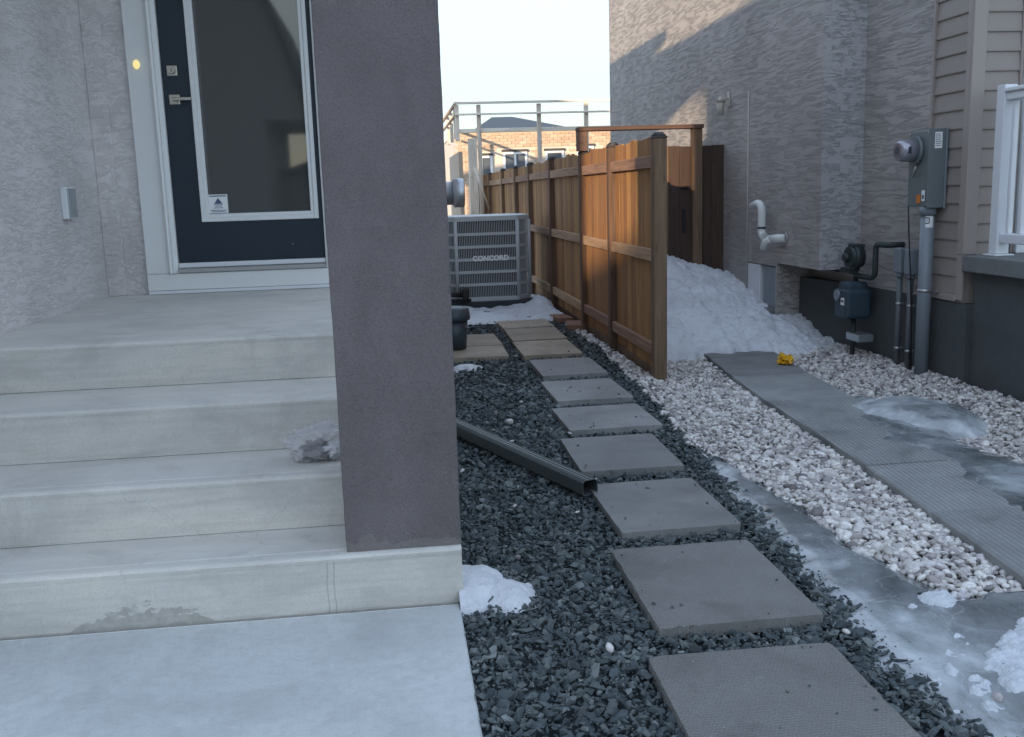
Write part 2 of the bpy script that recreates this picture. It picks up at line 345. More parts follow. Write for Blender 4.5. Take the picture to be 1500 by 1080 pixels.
# ------------------------------------------------------------------ mesh helpers
class MB:
    def __init__(s): s.bm = bmesh.new()
    def box(s, x0, x1, y0, y1, z0, z1, bev=0.0, seg=1):
        vs = [s.bm.verts.new((x, y, z)) for x in (x0, x1) for y in (y0, y1) for z in (z0, z1)]
        fs = [s.bm.faces.new([vs[i] for i in q]) for q in ((0, 1, 3, 2), (4, 6, 7, 5), (0, 4, 5, 1), (2, 3, 7, 6), (0, 2, 6, 4), (1, 5, 7, 3))]
        if bev:
            es = list({e for f in fs for e in f.edges})
            bmesh.ops.bevel(s.bm, geom=es, offset=bev, segments=seg, affect='EDGES', profile=.5)
        return s
    def prism(s, poly, z0, z1, bev=0.0):
        a = [s.bm.verts.new((x, y, z0)) for x, y in poly]; b = [s.bm.verts.new((x, y, z1)) for x, y in poly]
        n = len(poly); fs = [s.bm.faces.new(a[::-1]), s.bm.faces.new(b)]
        for i in range(n): fs.append(s.bm.faces.new((a[i], a[(i + 1) % n], b[(i + 1) % n], b[i])))
        if bev:
            es = list({e for f in fs for e in f.edges}); bmesh.ops.bevel(s.bm, geom=es, offset=bev, segments=1, affect='EDGES')
        return s
    def ext(s, prof, axis, a0, a1):
        """extrude a 2D profile along an axis: 'x' (y,z), 'y' (x,z)"""
        f = (lambda p, a: (a, p[0], p[1])) if axis == 'x' else (lambda p, a: (p[0], a, p[1]))
        a = [s.bm.verts.new(f(p, a0)) for p in prof]; b = [s.bm.verts.new(f(p, a1)) for p in prof]; n = len(prof)
        s.bm.faces.new(a[::-1]); s.bm.faces.new(b)
        for i in range(n): s.bm.faces.new((a[i], a[(i + 1) % n], b[(i + 1) % n], b[i]))
        return s
    def tube(s, pts, r, seg=14, cap=True):
        pts = [Vector(p) for p in pts]; rs = r if isinstance(r, (list, tuple)) else [r] * len(pts)
        rings = []; up = None
        for i, p in enumerate(pts):
            d = ((pts[min(i + 1, len(pts) - 1)] - p).normalized() + (p - pts[max(i - 1, 0)]).normalized()).normalized()
            if up is None: up = Vector((0, 0, 1)) if abs(d.z) < .9 else Vector((1, 0, 0))
            sx = d.cross(up).normalized(); up = sx.cross(d).normalized()
            rings.append([s.bm.verts.new(p + rs[i] * (math.cos(2 * math.pi * j / seg) * sx + math.sin(2 * math.pi * j / seg) * up)) for j in range(seg)])
        for a, b in zip(rings, rings[1:]):
            for j in range(seg):
                f = s.bm.faces.new((a[j], a[(j + 1) % seg], b[(j + 1) % seg], b[j])); f.smooth = True
        if cap: s.bm.faces.new(rings[0][::-1]); s.bm.faces.new(rings[-1])
        return s
    def build(s, name, mat, parent=None):
        bmesh.ops.recalc_face_normals(s.bm, faces=s.bm.faces)
        off = Vector((0, 0, 0)); p = parent
        while p is not None: off += p.location; p = p.parent
        bmesh.ops.translate(s.bm, verts=s.bm.verts, vec=-off)
        me = bpy.data.meshes.new(name); s.bm.to_mesh(me); s.bm.free(); me.materials.append(M[mat])
        o = bpy.data.objects.new(name, me); COL.objects.link(o); o.parent = parent
        return o
def bend(p0, p1, p2, r, n=6):
    """rounded corner at p1"""
    p0, p1, p2 = map(Vector, (p0, p1, p2)); a = p1 + (p0 - p1).normalized() * r; b = p1 + (p2 - p1).normalized() * r
    return [tuple((1 - t) ** 2 * a + 2 * t * (1 - t) * p1 + t * t * b) for t in [i / n for i in range(n + 1)]]
def tag(o, label=None, cat=None, group=None, kind=None):
    for kk, v in (('label', label), ('category', cat), ('group', group), ('kind', kind)):
        if v: o[kk] = v
    return o
def empty(name, loc, label, cat, group=None):
    o = bpy.data.objects.new(name, None); COL.objects.link(o); o.location = loc; o.empty_display_size = .1
    return tag(o, label, cat, group)
def raw(name, V, F, mat, parent=None, smooth=False):
    V = np.asarray(V, np.float32); F = np.asarray(F, np.int32)
    me = bpy.data.meshes.new(name); k_ = F.shape[1]
    me.vertices.add(len(V)); me.vertices.foreach_set('co', V.ravel())
    me.loops.add(F.size); me.loops.foreach_set('vertex_index', F.ravel())
    me.polygons.add(len(F)); me.polygons.foreach_set('loop_start', np.arange(0, F.size, k_, dtype=np.int32))
    me.polygons.foreach_set('loop_total', np.full(len(F), k_, np.int32))
    me.polygons.foreach_set('use_smooth', np.full(len(F), smooth, bool))
    me.update(calc_edges=True); me.validate(); me.materials.append(M[mat])
    o = bpy.data.objects.new(name, me); COL.objects.link(o); o.parent = parent
    return o
def simple(name, mb, mat, label, cat, group=None): return tag(mb.build(name, mat), label, cat, group)

# ------------------------------------------------------------------ ground
tag(MB().box(-300, 300, -200, 400, -1.0, -.055).build('ground', 'soil'), kind='structure')
tag(MB().box(-60, 60, -40, -2.0, -.054, -.05).build('street', 'street'), kind='structure')
wk = MB(); wk.box(-7, .172, .3, 3.316, -.09, 0.0, .006); wk.box(-7, .172, -2.0, .292, -.09, 0.0, .006)
tag(wk.build('walkway', 'walk'), kind='structure')
tag(MB().box(-30, 30, 23.2, 60, -.054, .02).build('back_lane', 'street'), kind='structure')

# ------------------------------------------------------------------ left house
LH = empty('stucco_house', (-1.0, 6.9, 0), 'mauve grey stucco house on the left with square porch pillar and navy glazed door', 'house')
TZ = 4.4
# wing wall beside the porch and the main mass
MB().box(-5, -1.922, 2.75, 6.862, -.1, 3.9).build('side_wall', 'stucco_left', LH)
MB().box(-5, -1.922, 2.75, 6.862, 3.902, TZ).build('upper_wall', 'stucco_left', LH)
w = MB(); w.box(-1.9215, -1.656, 6.862, 7.0, -.1, 3.9); w.box(-.25, .22, 6.862, 7.0, -.1, 3.9); w.box(-1.656, -.25, 6.862, 7.0, 3.12, 3.9)
w.build('front_wall', 'stucco_left', LH)
MB().box(-5, .22, 7.004, 12.8, -.1, TZ).build('main_wall', 'stucco_left', LH)
MB().box(-1.9, .22, 6.862, 7.004, 3.902, TZ).build('upper_wall', 'stucco_left', LH)
# a patched strip of stucco beside the corner
MB().box(-1.9215, -1.80, 6.852, 6.862, .846, 3.2, .004).build('stucco_patch', 'stucco_left', LH)
# porch roof with beam
MB().box(-1.92, .30, 3.30, 6.86, 4.24, 4.28).build('soffit', 'soffit', LH)
MB().box(-1.92, .32, 3.28, 6.858, 4.282, 4.36).build('porch_roof', 'white', LH)
MB().box(-1.92, -.225, 3.40, 3.70, 4.05, 4.238).build('porch_beam', 'white', LH)
MB().ext([(-5.3, TZ + .001), (.5, TZ + .001), (.5, TZ + .12), (-2.4, TZ + .62), (-5.3, TZ + .12)], 'y', 6.7, 13.1).build('roof', 'brown', LH)
# pillar standing on the bottom step
pb = MB(); nz0, pr_ = 300, []
for i in range(nz0 + 1):
    z = .2125 + (4.238 - .2125) * i / nz0
    g = lambda a, b: .0016 * mn.fractal(Vector((a * 3.1, b, z * 9)), .8, 2.1, 4) + .0022 * mn.noise(Vector((a, b * 2, z * 1.7)))
    q = []
    for (x, y, dx, dy) in ((-.221, 3.345, 1, 1), (.188, 3.345, -1, 1), (.188, 3.755, -1, -1), (-.221, 3.755, 1, -1)):
        c1 = .005 + g(x * 9, y); chip = .010 * max(0, mn.noise(Vector((x * 9, 7 + y, z * 23))) - .52) * 3
        ox, oy = g(x * 7, 1.0), g(y * 5, 2.0)
        a_ = (x + ox + dx * (c1 + chip), y + oy); b_ = (x + ox, y + oy + dy * (c1 + chip))
        q += [b_, a_] if dx == dy else [a_, b_]
    pr_.append([pb.bm.verts.new((u, v, z)) for u, v in q])
for a_, b_ in zip(pr_, pr_[1:]):
    for i in range(8): pb.bm.faces.new((a_[i], a_[(i + 1) % 8], b_[(i + 1) % 8], b_[i]))
pb.bm.faces.new(pr_[0][::-1]); pb.bm.faces.new(pr_[-1])
pb.build('pillar', 'pillar', LH)
# wall outlet cover
o = MB().box(-1.9215, -1.885, 6.09, 6.26, 1.378, 1.565, .004).build('outlet_box', 'vinyl', LH)
MB().box(-1.8848, -1.879, 6.10, 6.25, 1.386, 1.557, .002).build('outlet_cover', 'galv', o)
# door casing
Yd = 6.862
MB().box(-1.653, -1.508, Yd - .03, Yd - .001, .985, 3.12, .003).build('casing', 'white', LH)
MB().box(-.40, -.255, Yd - .03, Yd - .001, .985, 3.12, .003).build('casing', 'white', LH)
MB().box(-1.653, -.255, Yd - .034, Yd - .001, .872, .983, .003).build('casing', 'white', LH)
MB().box(-1.648, -.26, Yd - .045, Yd - .001, .848, .870, .002).build('sill_trim', 'vinyl', LH)
MB().ext([(-1.507, Yd), (-1.507, Yd - .045), (-1.492, Yd - .055), (-1.478, Yd - .048), (-1.470, Yd - .052), (-1.452, Yd - .036), (-1.446, Yd)], 'y', 0, 1).bm.free()
jm = MB()
for sx in (1, -1):
    cx = -.954
    pf = [(-.553, 0), (-.553, -.045), (-.540, -.056), (-.526, -.049), (-.518, -.054), (-.502, -.034), (-.492, -.03), (-.492, .06), (-.553, .06)]
    a = [jm.bm.verts.new((cx + sx * p[0], Yd + p[1], .985)) for p in pf]; b = [jm.bm.verts.new((cx + sx * p[0], Yd + p[1], 3.12)) for p in pf]
    for i in range(len(pf)): jm.bm.faces.new((a[i], a[(i + 1) % len(pf)], b[(i + 1) % len(pf)], b[i]))
jm.box(-1.444, -.464, Yd - .03, Yd + .06, 3.07, 3.118)
jm.build('door_frame', 'white', LH)
th = MB(); th.box(-1.444, -.464, Yd - .05, Yd + .10, .986, 1.016, .004); th.build('threshold', 'alu', LH)
MB().box(-1.444, -.464, Yd - .02, Yd + .08, 1.018, 1.05, .004).build('door_sill', 'vinyl', LH)
# the door leaf with its glazing
gx0, gx1, gz0, gz1 = -1.221, -.546, 1.371, 2.88
dm = MB()
dm.box(-1.440, gx0 - .02, Yd, Yd + .045, 1.054, 3.066); dm.box(gx1 + .02, -.468, Yd, Yd + .045, 1.054, 3.066)
dm.box(gx0 - .02, gx1 + .02, Yd, Yd + .045, 1.054, gz0 - .02); dm.box(gx0 - .02, gx1 + .02, Yd, Yd + .045, gz1 + .02, 3.066)
DR = dm.build('door', 'navy', LH)
MB().box(gx0 - .01, gx1 + .01, Yd + .012, Yd + .03, gz0 - .01, gz1 + .01).build('pane', 'glass', DR)
gf = MB()
def ring(mb, x0, x1, z0, z1, t, ya, yb, bev=.003):
    mb.box(x0, x0 + t, ya, yb, z0, z1, bev); mb.box(x1 - t, x1, ya, yb, z0, z1, bev)
    mb.box(x0 + t, x1 - t, ya, yb, z0, z0 + t, bev); mb.box(x0 + t, x1 - t, ya, yb, z1 - t, z1, bev)
ring(gf, -1.268, -.492, 1.320, 2.93, .028, Yd - .018, Yd + .001); ring(gf, -1.240, -.520, 1.348, 2.902, .024, Yd - .010, Yd + .011)
gf.build('glazing_frame', 'white', DR)
hd = MB(); hd.box(-1.410, -1.343, Yd - .012, Yd, 2.090, 2.155, .003)
hd.tube([(-1.375, Yd - .012, 2.123), (-1.375, Yd - .05, 2.123)], .011)
hd.box(-1.388, -1.265, Yd - .058, Yd - .046, 2.112, 2.133, .004); hd.build('handle', 'nickel', DR)
db = MB(); db.box(-1.410, -1.345, Yd - .010, Yd, 2.272, 2.338, .003); db.tube([(-1.377, Yd - .01, 2.305), (-1.377, Yd - .03, 2.305)], [.024, .019], 20)
db.build('deadbolt', 'nickel', DR)
MB().box(-1.380, -1.374, Yd - .032, Yd - .029, 2.296, 2.314).build('keyhole', 'black', DR)
st = MB().box(-1.215, -1.092, Yd - .0005, Yd + .0117, 1.376, 1.500).build('sticker', 'paper', DR)
pr = MB(); pr.box(-1.209, -1.098, Yd - .0012, Yd - .0006, 1.486, 1.493)
t = [(-1.153, 1.478), (-1.180, 1.438), (-1.126, 1.438)]
vs = [pr.bm.verts.new((x, Yd - .0012, z)) for x, z in t]; pr.bm.faces.new(vs)
for zz, x0, x1 in ((1.430, -1.182, -1.124), (1.419, -1.176, -1.130), (1.408, -1.188, -1.118), (1.392, -1.206, -1.100), (1.383, -1.198, -1.108)):
    xx = x0
    while xx < x1 - .004:
        ww = random.uniform(.005, .013); pr.box(xx, min(xx + ww, x1), Yd - .0012, Yd - .0006, zz, zz + .0055); xx += ww + .003
pr.build('sticker_print', 'blueink', DR)
MB().box(-.682, -.676, Yd - .003, Yd, 1.150, 1.156).build('screw', 'alu', DR)
# door bell
b = MB().tube([(-1.592, Yd - .03, 2.345), (-1.592, Yd - .045, 2.345)], [.022, .018], 20).build('doorbell', 'bell', LH)
for v in b.data.vertices: v.co.z = (v.co.z - 2.345) * 1.35 + 2.345

# ------------------------------------------------------------------ concrete steps
ST = empty('porch_steps', (-.9, 4.5, 0), 'pale concrete porch steps with four risers leading to the navy door', 'steps')
X0, X1 = -1.921, .139
prof = [(3.32, 0.0, .2115, .148), (3.636, .2135, .423, .139), (4.046, .425, .637, .136), (4.499, .639, .845, .133)]
for i, (y, z0, z1, xr) in enumerate(prof):
    xr = .186 if i == 0 else .14 - .004 * i
    bm = MB(); b0 = bm.bm
    # front face leans back a little under a rounded nosing
    ya = 6.858
    pf = [(y + .012, z0 - (.08 if i == 0 else 0)), (y + .004, z1 - .03), (y, z1 - .012), (y + .004, z1 - .003), (y + .014, z1), (y + .055, z1), (y + .062, z1 - .0035), (y + .07, z1), (ya, z1), (ya, z0 - (.08 if i == 0 else 0))]
    nx = 60; rings = []
    for j in range(nx + 1):
        x = X0 + (xr - X0) * j / nx
        r_ = []
        for q, (yy, zz) in enumerate(pf):
            wv = .0035 * mn.noise(Vector((x * 2.2, i * 7.3, q * .2))) + (.0018 * mn.noise(Vector((x * 17, i * 3.1, q)))) if 1 <= q <= 7 else 0
            r_.append(b0.verts.new((x, yy + (wv if q < 5 else wv * .3), zz - abs(wv) * .5)))
        rings.append(r_)
    for a, b in zip(rings, rings[1:]):
        for q in range(len(pf)): b0.faces.new((a[q], a[(q + 1) % len(pf)], b[(q + 1) % len(pf)], b[q]))
    b0.faces.new(rings[0]); b0.faces.new(rings[-1][::-1])
    bm.build('step' if i < 3 else 'landing', 'steps', ST)

# ------------------------------------------------------------------ right house
RH = empty('neighbour_house', (5, 8, 0), 'taupe stucco neighbouring house on the right with tan siding at its front corner', 'house')
HT = 4.6
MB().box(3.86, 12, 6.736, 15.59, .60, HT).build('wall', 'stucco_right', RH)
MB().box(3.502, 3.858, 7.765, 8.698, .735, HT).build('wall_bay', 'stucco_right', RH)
MB().box(3.500, 3.8585, 7.760, 7.764, .735, HT).build('bay_end', 'stucco_end_skylit', RH)
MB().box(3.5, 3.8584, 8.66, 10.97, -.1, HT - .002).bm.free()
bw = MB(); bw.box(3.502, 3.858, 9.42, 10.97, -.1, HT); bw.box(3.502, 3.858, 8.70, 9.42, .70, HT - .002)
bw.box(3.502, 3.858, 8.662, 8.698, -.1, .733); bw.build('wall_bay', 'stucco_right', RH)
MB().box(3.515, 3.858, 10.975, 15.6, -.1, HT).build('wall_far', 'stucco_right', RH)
MB().prism([(3.86, 6.2), (3.86, 7.6), (3.72, 8.655), (12, 8.655), (12, 6.2)], -.1, .598).build('foundation', 'parging', RH)
MB().tube([(3.496, 9.425, .30), (3.496, 9.425, 2.35)], .008, 8).build('wall_cable', 'cream', RH)
# basement window in the bay
bwn = MB()
MB().box(3.56, 3.60, 8.70, 9.418, .2, .698).build('window', 'meter', RH)
fr = RH.children[-1]
MB().box(3.503, 3.56, 9.09, 9.416, .2, .690, .004).build('window_panel', 'vinyl', fr)
MB().box(3.515, 3.56, 8.71, 9.02, .2, .690, .004).build('window_panel', 'conduit', fr)
MB().box(3.46, 3.62, 8.69, 9.42, .26, .30, .004).build('window_sill', 'parging2', fr)
# soffit, fascia, roof
MB().box(3.47, 12, 6.0, 15.62, HT + .002, HT + .18).build('fascia', 'white', RH)
MB().ext([(3.50, HT + .182), (12.3, HT + .182), (7.8, HT + 1.9)], 'y', 6.05, 15.60).build('roof', 'brown', RH)
# siding: side wall X=3.86 (Y 6.33..6.73) and front wall Y=6.274
MB().box(3.872, 12, 6.285, 6.734, .60, HT).build('sheathing', 'siding_trim', RH)
def lap(axis):
    mb = MB()
    if axis == 'y':   # faces -X, length .40 along Y
        pr_ = [(0, 0), (-.016, 0), (-.017, .008), (-.004, .128), (0, .128)]
        a = [mb.bm.verts.new((p[0], 0, p[1])) for p in pr_]; b = [mb.bm.verts.new((p[0], .385, p[1])) for p in pr_]
    else:
        pr_ = [(0, 0), (-.016, 0), (-.017, .008), (-.004, .128), (0, .128)]
        a = [mb.bm.verts.new((0, p[0], p[1])) for p in pr_]; b = [mb.bm.verts.new((.245, p[0], p[1])) for p in pr_]
    n = len(pr_)
    mb.bm.faces.new(a[::-1]); mb.bm.faces.new(b)
    for i in range(n): mb.bm.faces.new((a[i], a[(i + 1) % n], b[(i + 1) % n], b[i]))
    bmesh.ops.recalc_face_normals(mb.bm, faces=mb.bm.faces)
    me = bpy.data.meshes.new('siding_board'); mb.bm.to_mesh(me); mb.bm.free(); me.materials.append(M['siding']); return me
la, lb = lap('y'), lap('x')
zc = .655
for i in range(30):
    z = zc + i * .125
    o = bpy.data.objects.new('siding_board', la); COL.objects.link(o); o.parent = RH; o.location = Vector((3.872, 6.340, z)) - RH.location
    if z > .9:
        o = bpy.data.objects.new('siding_board', lb); COL.objects.link(o); o.parent = RH; o.location = Vector((3.945, 6.285, z - .012)) - RH.location
cp = MB(); cp.box(3.848, 3.945, 6.262, 6.2845, .935, HT, .003); cp.box(3.848, 3.8715, 6.2845, 6.338, .935, HT, .003); cp.box(3.850, 3.8715, 6.264, 6.338, .62, .933, .003)
cp.build('corner_post', 'siding_trim', RH)
MB().box(3.840, 3.8715, 6.727, 6.752, .60, HT, .003).build('trim_strip', 'siding_trim', RH)
MB().box(3.846, 3.8715, 6.338, 6.726, .608, .654, .004).build('bottom_trim', 'siding_trim', RH)
MB().box(4.192, 4.215, 6.262, 6.2845, .935, HT, .003).build('trim_strip', 'siding_trim', RH)
# white door casing on the front wall
MB().box(4.217, 4.40, 6.235, 6.2845, .935, 3.2, .004).build('door_casing', 'vinyl', RH)
dd = MB().box(4.402, 5.4, 6.255, 6.2845, .935, 3.1, .003).build('front_door', 'vinyl', RH)
# porch slab and its foundation
MB().box(3.84, 12, 2.3, 6.258, .825, .934, .006).build('porch_slab', 'parging2', RH)
MB().box(3.90, 12, 2.35, 6.198, -.1, .823).build('porch_foundation', 'parging', RH)
# lantern on wall near the gate
lt = MB(); lt.box(3.42, 3.50, 9.985, 10.015, 2.32, 2.345, .004); lt.tube([(3.41, 10, 2.17), (3.41, 10, 2.30)], [.032, .045], 6); lt.tube([(3.41, 10, 2.30), (3.41, 10, 2.355)], [.055, .010], 6)
lt.box(3.49, 3.5, 9.96, 10.04, 2.25, 2.40, .003); lt.build('wall_lantern', 'cream', RH)

# porch railing
RL = empty('porch_railing', (4.0, 4.5, .936), 'white vinyl porch railing on the concrete porch at the right edge', 'railing')
MB().box(3.955, 4.045, 6.055, 6.145, .948, 2.035, .006).build('post', 'vinyl', RL)
MB().box(3.93, 4.07, 6.03, 6.17, .9355, .947, .003).build('post_flange', 'vinyl', RL)
MB().box(3.955, 4.045, 3.0, 3.09, .936, 2.035, .006).build('post', 'vinyl', RL)
MB().box(3.965, 4.035, 3.09, 6.054, 1.935, 1.985, .006).build('top_rail', 'vinyl', RL)
MB().box(3.945, 4.055, 3.09, 6.054, 1.986, 2.012, .006).build('rail_cap', 'vinyl', RL)
MB().box(3.97, 4.03, 3.09, 6.054, 1.02, 1.085, .006).build('bottom_rail', 'vinyl', RL)
bal = None; y = 5.985; 
while y > 3.15:
    if bal is None: bal = MB().box(3.983, 4.017, y, y + .034, 1.0855, 1.9345, .004).build('baluster', 'vinyl', RL); by = y
    else:
        c = bal.copy(); COL.objects.link(c); c.parent = RL; c.location.y = y - by
    y -= .125

# ------------------------------------------------------------------ utilities on the right wall
EM = empty('electric_meter', (3.80, 6.66, 1.5), 'grey electric meter box with round glass meter on top of the tall conduit', 'electric meter')
MB().box(3.72, 3.8395, 6.525, 6.79, 1.262, 1.785, .006).build('cabinet', 'meter', EM)
c_ = MB(); c_.box(3.716, 3.8395, 6.519, 6.5245, 1.252, 1.795, .002); c_.build('cabinet_door', 'meter', EM)
MB().box(3.836, 3.850, 6.505, 6.5185, 1.245, 1.80, .002).build('cabinet_edge', 'conduit', EM)
rg = MB(); rg.tube([(3.719, 6.68, 1.655), (3.69, 6.68, 1.655)], [.10, .10], 28); rg.build('meter_ring', 'meter', EM)
MB().tube([(3.689, 6.68, 1.655), (3.62, 6.68, 1.655), (3.585, 6.68, 1.655), (3.57, 6.68, 1.655)], [.082, .080, .072, .055], 28).build('meter_dome', 'meterglass', EM)
dl = MB(); dl.tube([(3.5698, 6.68, 1.655), (3.5685, 6.68, 1.655)], .028, 16)
for q in range(8): dl.box(3.612 + .003 * q, 3.6135 + .003 * q, 6.598, 6.6, 1.63, 1.68)
dl.build('meter_dial', 'ink', EM)
MB().tube([(3.718, 6.66, 1.545), (3.70, 6.655, 1.54), (3.698, 6.672, 1.50), (3.708, 6.70, 1.475)], .006, 8).build('seal', 'alu', EM)
lb_ = MB().box(3.758, 3.812, 6.5175, 6.5188, 1.66, 1.77).build('label_plate', 'paper', EM)
pr = MB()
for q in range(7):
    xx = 3.763
    while xx < 3.800:
        ww = random.uniform(.004, .012); pr.box(xx, min(xx + ww, 3.807), 6.5165, 6.5174, 1.675 + q * .013, 1.680 + q * .013); xx += ww + .003
pr.build('label_print', 'ink', lb_)
MB().box(3.7145, 3.7157, 6.60, 6.655, 1.285, 1.345).build('orange_label', 'orange', EM)
MB().box(3.7145, 3.7157, 6.545, 6.588, 1.30, 1.375).build('white_label', 'paper', EM)
MB().box(3.7135, 3.7144, 6.556, 6.578, 1.315, 1.342).build('label_print', 'ink', EM)

cx, cy = 3.775, 6.60
CD = simple('conduit', MB().tube([(cx, cy, .02), (cx, cy, 1.2615)], .048, 20), 'conduit', 'thick grey vertical conduit pipe below the electric meter box', 'conduit')
MB().tube([(cx, cy, 1.20), (cx, cy, 1.2605)], .058, 20).build('coupling', 'conduit', CD)
sb = MB(); sb.tube([(cx, cy, .655), (cx, cy, .675)], .051, 20); sb.box(cx + .045, 3.855, cy - .07, cy - .03, .655, .675); sb.build('strap', 'alu', CD)
def wrap(r, a0, a1, z0, z1, mat, name, par):
    mb = MB(); n = 8; rows = []
    for i in range(n + 1):
        a = R(a0 + (a1 - a0) * i / n); rows.append((mb.bm.verts.new((cx + r * math.cos(a), cy + r * math.sin(a), z0)), mb.bm.verts.new((cx + r * math.cos(a), cy + r * math.sin(a), z1))))
    for (a, b), (c, d) in zip(rows, rows[1:]): mb.bm.faces.new((a, c, d, b))
    return mb.build(name, mat, par)
wrap(.0488, 225, 290, 1.115, 1.195, 'paper', 'sticker', CD)
wrap(.0493, 225, 252, 1.14, 1.148, 'ink', 'sticker_print', CD); wrap(.0493, 225, 252, 1.178, 1.186, 'ink', 'sticker_print', CD)
wrap(.0493, 250, 258, 1.145, 1.182, 'ink', 'sticker_print', CD); wrap(.0493, 232, 240, 1.158, 1.17, 'ink', 'sticker_print', CD)

def small_conduit(x, y, lab, zt):
    o = simple('utility_conduit', MB().tube([(x, y, .0), (x, y, zt - .17)], .021, 14), 'conduit2', lab, 'conduit', 'slim conduits beside the gas meter')
    MB().box(x - .034, x + .034, y - .05, y + .05, zt - .17, zt + .02, .012, 2).build('junction_box', 'conduit', o)
    MB().tube([(x, y, zt - .20), (x, y, zt - .1702)], .028, 14).build('coupling', 'conduit', o)
    for zc_ in (.18, .52):
        c_ = MB(); c_.tube([(x, y, zc_), (x, y, zc_ + .018)], .0235, 14); c_.box(x + .018, 3.859, y - .04, y - .012, zc_, zc_ + .018); c_.build('clamp', 'alu', o)
small_conduit(3.79, 6.98, 'slim grey conduit nearest the blue gas meter, with a small box on top', .93)
small_conduit(3.79, 6.82, 'slim grey conduit between its twin and the thick meter conduit', .93)
simple('wall_box', MB().box(3.80, 3.855, 6.66, 6.735, .27, .49, .012, 2), 'conduit2', 'small narrow grey box low on the dark foundation behind the thick conduit', 'utility box')

GM = empty('gas_meter', (3.72, 7.6, 0), 'blue gas meter with round regulator and dark pipes low on the foundation', 'gas meter')
gx, gy = 3.70, 7.53
gb = MB(); gb.box(gx - .12, gx + .10, gy - .11, gy + .11, .36, .60, .03, 3); gb.box(gx - .10, gx + .08, gy - .09, gy + .09, .56, .655, .03, 3); gb.build('meter_body', 'gas', GM)
gf_ = MB(); gf_.tube([(gx - .121, gy + .03, .545), (gx - .14, gy + .03, .545)], .045, 16); gf_.build('index_dial', 'conduit', GM)
for q in ([(gx + .02, gy + .02, .65), (gx + .02, gy + .02, .74)], [(gx, gy, .0), (gx, gy, .361)], [(gx + .02, gy + .02, .72), (gx, gy + .30, .74)]): MB().tube(q, .020, 12).build('pipe', 'gasdark', GM)
s1 = [(gx + .02, gy + .01, .70)] + bend((gx + .02, gy + .01, .70), (gx + .03, gy - .28, .70), (gx + .03, gy - .28, .95), .07) + bend((gx + .03, gy - .28, .70), (gx + .03, gy - .28, .965), (gx + .03, gy - .46, .965), .05) + [(gx + .03, gy - .43, .965), (3.858, gy - .47, .965)]
MB().tube(s1, .022, 12).build('pipe', 'gasdark', GM)
rgm = MB(); rgm.tube([(gx + .06, gy + .02, .85), (gx - .05, gy + .02, .85)], [.085, .085], 20); rgm.tube([(gx + .03, gy + .02, .85), (gx - .02, gy + .02, .85)], [.1, .1], 20)
rgm.tube([(gx - .05, gy + .02, .85), (gx - .09, gy + .02, .85)], [.04, .03], 14); rgm.tube([(gx + .02, gy + .02, .74), (gx + .02, gy + .02, .80)], .03, 12)
rgm.box(gx - .03, gx + .07, gy - .03, gy + .07, .925, .955, .005); rgm.build('regulator', 'gasdark', GM)
vv = MB(); vv.tube([(gx, gy + .30, .735), (gx, gy + .42, .745)], .03, 10); vv.build('valve', 'gasdark', GM)
MB().box(gx - .03, 3.8, gy - .16, gy + .06, .175, .235, .004).build('bracket', 'galv', GM)

pv = [(3.40, 9.04, 1.25)] + bend((3.40, 9.04, 1.27), (3.41, 8.82, 1.28), (3.41, 8.82, 1.0), .10) + bend((3.41, 8.82, 1.2), (3.41, 8.82, .985), (3.43, 8.66, .955), .05) + [(3.44, 8.60, .95), (3.502, 8.52, .97)]
MB().tube([(3.715, 6.76, 1.262), (3.73, 6.77, 1.1), (3.76, 6.765, .7), (3.79, 6.78, .3), (3.80, 6.78, .0)], .005, 6).build('ground_wire', 'black', EM)
for (yy, zz) in ((6.535, 1.772), (6.780, 1.772), (6.535, 1.275), (6.780, 1.275)):
    MB().tube([(3.7199, yy, zz), (3.7155, yy, zz)], .006, 8).build('screw', 'alu', EM)
MB().box(gx - .1235, gx - .1205, gy - .08, gy - .02, .47, .53).build('index_plate', 'paper', GM)
MB().box(gx - .1245, gx - .1236, gy - .072, gy - .028, .495, .51).build('plate_print', 'ink', GM)
PV = empty('vent_pipe', (3.42, 8.8, 1.0), 'white plastic vent pipe with elbows sticking out of the taupe stucco wall', 'vent pipe')
MB().tube(pv[:-2], .037, 16).build('upper_elbow', 'pvc', PV)
MB().tube([(3.43, 8.68, .958), (3.45, 8.53, .968), (3.502, 8.47, .97)], .037, 16).build('wall_stub', 'pvc', PV)
MB().tube([(3.42, 8.62, .955), (3.40, 8.70, .93), (3.39, 8.73, .865)], .033, 16).build('lower_elbow', 'pvc', PV)
MB().tube([(3.41, 8.82, 1.045), (3.41, 8.82, 1.065)], .0385, 16).build('joint_ring', 'ink', PV)
MB().tube([(3.40, 9.045, 1.252), (3.40, 9.039, 1.252)], .03, 14).build('pipe_mouth', 'ink', PV)
cl = MB(); cl.tube([(3.49, 8.47, .97), (3.5015, 8.47, .97)], .055, 18); cl.build('wall_collar', 'alu', PV)

